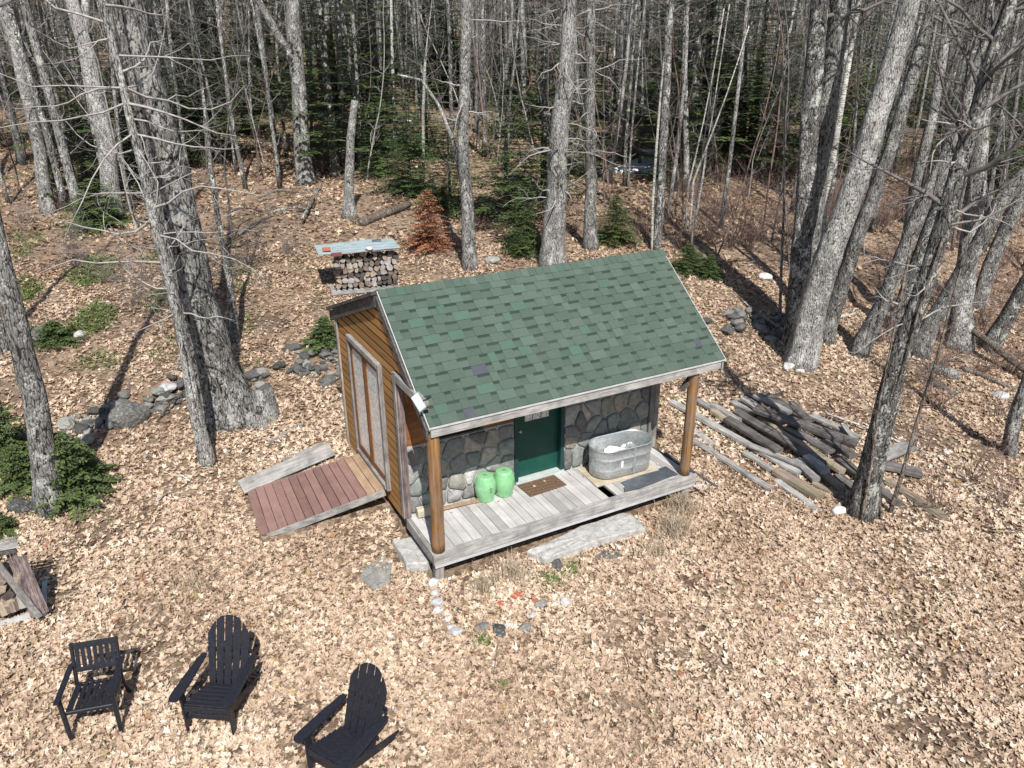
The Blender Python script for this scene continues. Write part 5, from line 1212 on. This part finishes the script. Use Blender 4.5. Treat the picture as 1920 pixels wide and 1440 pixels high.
def px_con(x, ybase, ytop, kind, label, mat=None, sx_=1.0, name='fir_tree', group=None):
    b = gp(x, ybase); hd = np.array([b[0]-CAM[0], b[1]-CAM[1], 0]); hd /= np.linalg.norm(hd)
    d = ray(x, ytop); q = CAM+d*(((b-CAM) @ hd)/(d @ hd)); hh = q[2]-b[2]
    return conifer(b, kind, hh/con[kind][0], label, group, mat, name, sx_=sx_)
px_con(806, 466, 352, 1, 'dead orange young fir beside the split trunk', 'needle_o', 1.25)
px_con(1152, 456, 362, 1, 'bright green bushy fir right of the straight grey trunk', 'needle_b', 1.5)
px_con(770, 365, 180, 2, 'dark fir behind and left of the orange fir', None, 1.35)
px_con(845, 400, 215, 2, 'dark fir just behind the split trunk', None, 1.4)
px_con(715, 330, 170, 2, 'dark fir right of the snag', None, 1.2)
px_con(950, 420, 130, 3, 'tall dark fir left of the big pale pine', None, 1.6)
px_con(985, 470, 330, 2, 'low dark fir in front of the big pale pine foot', None, 1.5)
px_con(975, 482, 425, 1, 'small green fir seedling left of the big pine foot', 'needle_b', 1.3)
px_con(1020, 380, 60, 3, 'tall fir behind the big pale pine', None, 1.4)
px_con(1290, 510, 455, 1, 'spreading low fir right of the roof ridge', None, 2.2)
px_con(1330, 520, 475, 1, 'small low fir down slope from the spreading fir', None, 2.0)
px_con(150, 300, 90, 3, 'dark fir between the two pale trunks at the left', None, 1.7)
px_con(240, 300, 120, 2, 'dark fir behind the white blotched trunk', None, 1.6)
px_con(400, 300, 20, 3, 'tall fir right of the old oak top', None, 1.8)
px_con(340, 310, 90, 3, 'fir behind the old oak trunk', None, 1.6)
px_con(460, 250, 60, 2, 'fir with bright tips left of the forked maple', 'needle_b', 1.5)
px_con(190, 425, 330, 1, 'low fir at the foot of the white blotched trunk', None, 2.2)
px_con(142, 935, 800, 0, 'green fir growing against the leaning trunk at the left', 'needle_b', 1.1)
px_con(160, 900, 815, 0, 'small fir behind the one at the leaning trunk', 'needle_b', 1.2)
px_con(45, 910, 828, 0, 'wide green fir left of the leaning trunk', 'needle_b', 1.35)
px_con(15, 860, 740, 0, 'green fir at the left edge above the wide fir', 'needle_b', 1.2)
px_con(5, 1000, 955, 0, 'yellow green fir tips at the left edge above the shelter', 'needle_b', 1.6)
px_con(612, 643, 592, 0, 'round green shrub beside the back corner of the shed', None, 1.9, 'shrub')
px_con(105, 640, 600, 0, 'bright low fir on the left slope', 'needle_b', 2.6)
px_con(1265, 340, 180, 2, 'fir behind the dark trunk at the snow patch', None, 1.5)
px_con(1100, 330, 110, 3, 'dark fir behind the straight grey trunk', None, 1.5)
px_con(1400, 300, 90, 3, 'fir in the distance left of the twin trunks', None, 1.5)
px_con(1640, 260, 20, 3, 'tall green fir between the twin and leaning trunks', None, 1.5)
px_con(1880, 330, 60, 3, 'green fir behind the trunks at the right edge', None, 1.6)
# sprigs on the slim fir
# low green sprays on the left slope
gc = MB()
for _ in range(4200):
    x = random.choice([random.gauss(160, 110), random.gauss(330, 130), random.gauss(120, 60)]); y = random.gauss(520, 90)
    if not (0 < x < 620 and 400 < y < 700): continue
    if math.sin(x*.045)+math.sin(y*.07+x*.02) < .5: continue
    p = gp(x, y)
    for _k in range(7):
        a = random.uniform(0, 6.28); l = random.uniform(.05, .16); q = p+np.array([random.gauss(0, .08), random.gauss(0, .08), random.uniform(.02, .10)]); e = np.array([math.cos(a), math.sin(a), random.uniform(-.1, .5)])*l; n_v = np.array([-math.sin(a), math.cos(a), 0])*.014
        gc.add([q, q+e*.5+n_v, q+e, q+e*.5-n_v], [(0, 1, 2, 3)])
tag(gc.build('ground_cover', MT['moss'], None), 'sparse low green evergreen sprigs over the left slope', 'ground cover', kind='stuff')

# distant forest: shared tree meshes
far = []
for i in range(9):
    Hh = random.uniform(13, 18); P = [np.zeros(3)]; d = np.array([random.gauss(0, .03), random.gauss(0, .03), 1.]); rr_ = random.uniform(.045, .115)
    while P[-1][2] < Hh:
        d = unit(d+np.array([random.gauss(0, .03), random.gauss(0, .03), .05])); P.append(P[-1]+d*1.2)
    R_ = [rr_*(1-.8*p[2]/Hh)+.012 for p in P]; Q, Rq, T_ = resample(P, R_, .7)
    t = MB(); t.tube(Q, Rq*(1+.35*np.exp(-T_/.35)), 8, .04, True, .5)
    c = MB()
    for k_ in range(38):
        h = Hh*(.06+.92*k_/38); j = int(np.clip(np.searchsorted(Q[:, 2], h), 1, len(Q)-1)); a = k_*2.4
        bough(c, Q[j], (math.cos(a), math.sin(a), random.uniform(.1, .9)), (1.0+1.6*math.sin(math.pi*min(1, k_/36)))*random.uniform(.6, 1.1), .016, 2, .3, 5, .25, 3, 5)
    far.append((t, c))
fm = []
kinds = [('bark', 'twig', 'bare grey tree in the distant woods'), ('bark_dark', 'twig', 'bare dark trunked tree in the distant woods'), ('bark_pine', 'twig', 'bare pale trunked tree in the distant woods')]
for (t, c) in far:
    a = t.build('trunk', MT['bark'], None, True).data; b_ = c.build('crown', MT['twig'], None).data
    for ob in [q for q in list(col.objects) if q.data in (a, b_)]: bpy.data.objects.remove(ob)
    vs_ = []
    for km, cm, lb in kinds:
        a2 = a.copy(); a2.materials[0] = MT[km]; vs_.append((a2, b_, lb))
    fm.append(vs_)
placed = []
def far_tree(x, y, k_=None):
    i = random.randrange(len(fm)); kk = random.choices([0, 1, 2], [4, 6, 1])[0] if k_ is None else k_; a, b_, lb = fm[i][kk]
    o = empty('tree', (x, y, H(x, y)), random.uniform(0, 6.28), lb, 'tree', lb.replace('tree', 'trees').replace('bare ', '')); sc = random.uniform(.75, 1.25); o.scale = (sc*random.uniform(.8, 1.3),)*2+(sc,)
    o.rotation_euler.x = random.gauss(0, .025); o.rotation_euler.y = random.gauss(0, .025)
    for nm, me in (('trunk', a), ('crown', b_)):
        q = bpy.data.objects.new(nm, me); col.objects.link(q); q.parent = o
cnt = 0; tries = 0
while cnt < 275 and tries < 12000:
    tries += 1
    az = rad(random.uniform(-38, 38)); D = 29+46*random.random()**1.25; a = -YAW+az; x, y = CAM[0]+math.sin(a)*D, CAM[1]+math.cos(a)*D
    if y < 2 or any((x-u)**2+(y-v)**2 < 1.1 for u, v in placed): continue
    if D < 34 and -10 < math.degrees(az) < 16 and random.random() < .75: continue
    placed.append((x, y)); far_tree(x, y); cnt += 1
cnt = 0; tries = 0
while cnt < 105 and tries < 6000:
    tries += 1
    az = rad(random.uniform(-38, 38)); D = random.uniform(32, 78); a = -YAW+az; x, y = CAM[0]+math.sin(a)*D, CAM[1]+math.cos(a)*D
    if y < 4 or any((x-u)**2+(y-v)**2 < 1.0 for u, v in placed): continue
    placed.append((x, y)); kk = random.choices([2, 3, 4], [3, 4, 4])[0]
    conifer((x, y, H(x, y)), kk, random.uniform(.7, 1.25), ['', '', 'young dark fir among the distant trunks', 'middling dark fir among the distant trunks', 'tall dark fir deep in the distant woods'][kk], ['', '', 'young firs in the distant woods', 'middling firs in the distant woods', 'tall firs in the distant woods'][kk], sx_=random.uniform(1.2, 2.0)); cnt += 1
sapm = []
for i in range(6):
    s = MB(); Hs = random.uniform(5, 8); P = [np.zeros(3)]; d = np.array([random.gauss(0, .08), random.gauss(0, .08), 1.])
    while P[-1][2] < Hs: d = unit(d+rng.normal(0, .06, 3)+np.array([0, 0, .05])); P.append(P[-1]+d*.7)
    R_ = [.028*(1-.85*p[2]/Hs)+.005 for p in P]; s.tube(P, R_, 5, 0, True, .5)
    for k_ in range(16):
        j = random.randint(2, len(P)-2); a = random.uniform(0, 6.28); bough(s, P[j], (math.cos(a), math.sin(a), .7), random.uniform(.5, 1.6), R_[j]*.5, 2, .25, 5, .22, 3, 4)
    o = s.build('sapling', MT['twig'], None); m2 = o.data.copy(); m2.materials[0] = MT['twig_pale']; m3 = o.data.copy(); m3.materials[0] = MT['twig_red']; sapm.append([o.data, m2, m3]); bpy.data.objects.remove(o)
cnt = 0
while cnt < 120:
    az = rad(random.uniform(-37, 37)); D = random.uniform(23, 48); a = -YAW+az; x, y = CAM[0]+math.sin(a)*D, CAM[1]+math.cos(a)*D
    if D < 30 and math.degrees(az) < 6 and random.random() < .9: continue
    if y < 7: continue
    kk = random.choices([0, 1, 2], [5, 2, 3])[0]; o = bpy.data.objects.new('sapling', random.choice(sapm)[kk]); col.objects.link(o); o.location = (x, y, H(x, y)-.03); o.rotation_euler = (random.gauss(0, .1), random.gauss(0, .1), random.uniform(0, 6)); o.scale = (random.uniform(.7, 1.3),)*3
    tag(o, ['slender grey leafless sapling in the woods', 'slender pale leafless sapling in the woods', 'slender reddish leafless sapling in the woods'][kk], 'sapling', ['grey saplings in the woods', 'pale saplings in the woods', 'reddish saplings in the woods'][kk]); cnt += 1
# far wood beyond: one mass of trunks and crowns
fw = MB()
for _ in range(2600):
    az = rad(random.uniform(-42, 42)); D = random.uniform(60, 150); a = -YAW+az; x, y = CAM[0]+math.sin(a)*D, CAM[1]+math.cos(a)*D; z = H(x, y); h = random.uniform(9, 18); lx, ly = random.gauss(0, .5), random.gauss(0, .5); r = random.uniform(.06, .2)
    fw.tube([(x, y, z-.2), (x+lx*.5, y+ly*.5, z+h*.5), (x+lx, y+ly, z+h)], [r, r*.7, r*.2], 5, cap=False)
    for k_ in range(9):
        hh = h*random.uniform(.15, .95); b_ = random.uniform(0, 6.28); l = random.uniform(1, 3); q = (x+lx*hh/h, y+ly*hh/h, z+hh)
        fw.tube([q, (q[0]+math.cos(b_)*l*.6, q[1]+math.sin(b_)*l*.6, q[2]+l*.35), (q[0]+math.cos(b_)*l, q[1]+math.sin(b_)*l, q[2]+l*.8)], [.035, .025, .008], 3, cap=False)
tag(fw.build('far_woods', MT['bark_dark'], None), 'dark mass of bare trunks on the far wooded rise', 'woods', kind='stuff')
# understory shrubs
shr = []
for i in range(5):
    s = MB()
    for k_ in range(9+i*3):
        a = random.uniform(0, 6.28); r = random.uniform(0, .25); bough(s, (r*math.cos(a), r*math.sin(a), 0), (math.cos(a)*.4, math.sin(a)*.4, 1), random.uniform(.7, 1.7), .009, 2, .2, 5, .22, 3, 4)
    o = s.build('bush', MT['twig_red'], None); shr.append(o.data); bpy.data.objects.remove(o)
def bush(p, sc, lb, grp):
    o = bpy.data.objects.new('bush', random.choice(shr)); col.objects.link(o); o.location = p; o.rotation_euler.z = random.uniform(0, 6); o.scale = (sc,)*3; tag(o, lb, 'bush', grp)
for (x, y) in [(random.uniform(1260, 1910), random.uniform(300, 470)) for _ in range(120)]: bush(gp(x, y), random.uniform(.7, 1.4), 'leafless reddish brush bush on the slope behind the right trunks', 'leafless brush behind the right trunks')
for (x, y) in [(random.uniform(1640, 1910), random.uniform(470, 720)) for _ in range(30)]+[(1700, 640), (1760, 620), (1840, 700), (1750, 770), (1690, 760), (1870, 780), (1640, 640), (1790, 560), (1900, 620), (1720, 850), (1820, 900), (1880, 950), (1760, 960)]: bush(gp(x, y), random.uniform(.6, 1.1), 'leafless reddish bush among the leaves between the right trunks', 'leafless bushes among the right trunks')
for (x, y) in [(random.uniform(880, 1240), random.uniform(400, 470)) for _ in range(14)]: bush(gp(x, y), random.uniform(.5, .9), 'leafless low bush behind the roof ridge', 'leafless bushes behind the roof')
for (x, y) in [(random.uniform(20, 640), random.uniform(300, 440)) for _ in range(18)]: bush(gp(x, y), random.uniform(.4, .9), 'leafless low bush on the left slope', 'leafless bushes on the left slope')
pale = []
for q in shr:
    m2 = q.copy(); m2.materials[0] = MT['twig']; pale.append(m2)
for i in range(40):
    x, y = random.gauss(330, 110), random.gauss(520, 70)
    if not (30 < x < 590 and 380 < y < 680): continue
    o = bpy.data.objects.new('dead_brush', random.choice(pale)); col.objects.link(o); o.location = gp(x, y); o.rotation_euler = (random.uniform(.6, 1.3), 0, random.uniform(0, 6)); o.scale = (random.uniform(.5, .9),)*3; tag(o, 'dead grey twiggy brush lying on the slope around the oak', 'brush', 'dead brush on the left slope')
# twigs lying about
tw = MB()
for _ in range(900):
    az = rad(random.uniform(-40, 40)); D = math.sqrt(random.uniform(4**2, 30**2)); a = -YAW+az; x, y = CAM[0]+math.sin(a)*D, CAM[1]+math.cos(a)*D
    if -.2 < x < 5.2 and -.1 < y < 4.7 or (-2.2 < x < 0 and 2 < y < 3.7): continue
    b_ = random.uniform(0, 6.28); l = random.uniform(.1, .6); dx, dy = math.cos(b_)*l, math.sin(b_)*l
    tw.tube([(x, y, H(x, y)+.03), (x+dx*.5+random.gauss(0, .02), y+dy*.5, H(x+dx*.5, y+dy*.5)+.05), (x+dx, y+dy, H(x+dx, y+dy)+.03)], [.006, .005, .002], 4, cap=False)
tag(tw.build('fallen_twigs', MT['twig'], None), 'thin grey twigs scattered over the leaves', 'twigs', kind='stuff')
# snow patches
for (x, y, r, lb) in [(1205, 312, 1.3, 'largest old snow patch behind the dark trunk'), (1160, 318, .6, 'small snow patch left of the largest one'), (735, 228, .8, 'snow patch in the woods above the dark firs'), (690, 222, .6, 'snow patch in the woods right of the snag'), (600, 215, .7, 'snow patch beyond the forked maple'), (1230, 285, .5, 'snow patch touching the dark trunk behind the ridge')]:
    p = gp(x, y); s = MB(); n = 22; V = []
    for k_, (q, zz) in enumerate([(1, -.02), (.85, .06), (.5, .10)]):
        for i in range(n):
            a = i*2*math.pi/n; rr_ = r*q*(1+.25*math.sin(3*a+x)+.12*math.sin(7*a)); dx, dy = rr_*1.5*math.cos(a), rr_*math.sin(a); V.append((dx, dy, H(p[0]+dx, p[1]+dy)-p[2]+zz))
    V.append((0, 0, .11)); F = [[k_*n+i, k_*n+(i+1) % n, (k_+1)*n+(i+1) % n, (k_+1)*n+i] for k_ in range(2) for i in range(n)]+[[2*n+i, 2*n+(i+1) % n, 3*n] for i in range(n)]
    s.add(V, F); o = s.build('snow_patch', MT['snow'], None, True); o.location = p; tag(o, lb, 'snow')
print('objects', len(bpy.data.objects))
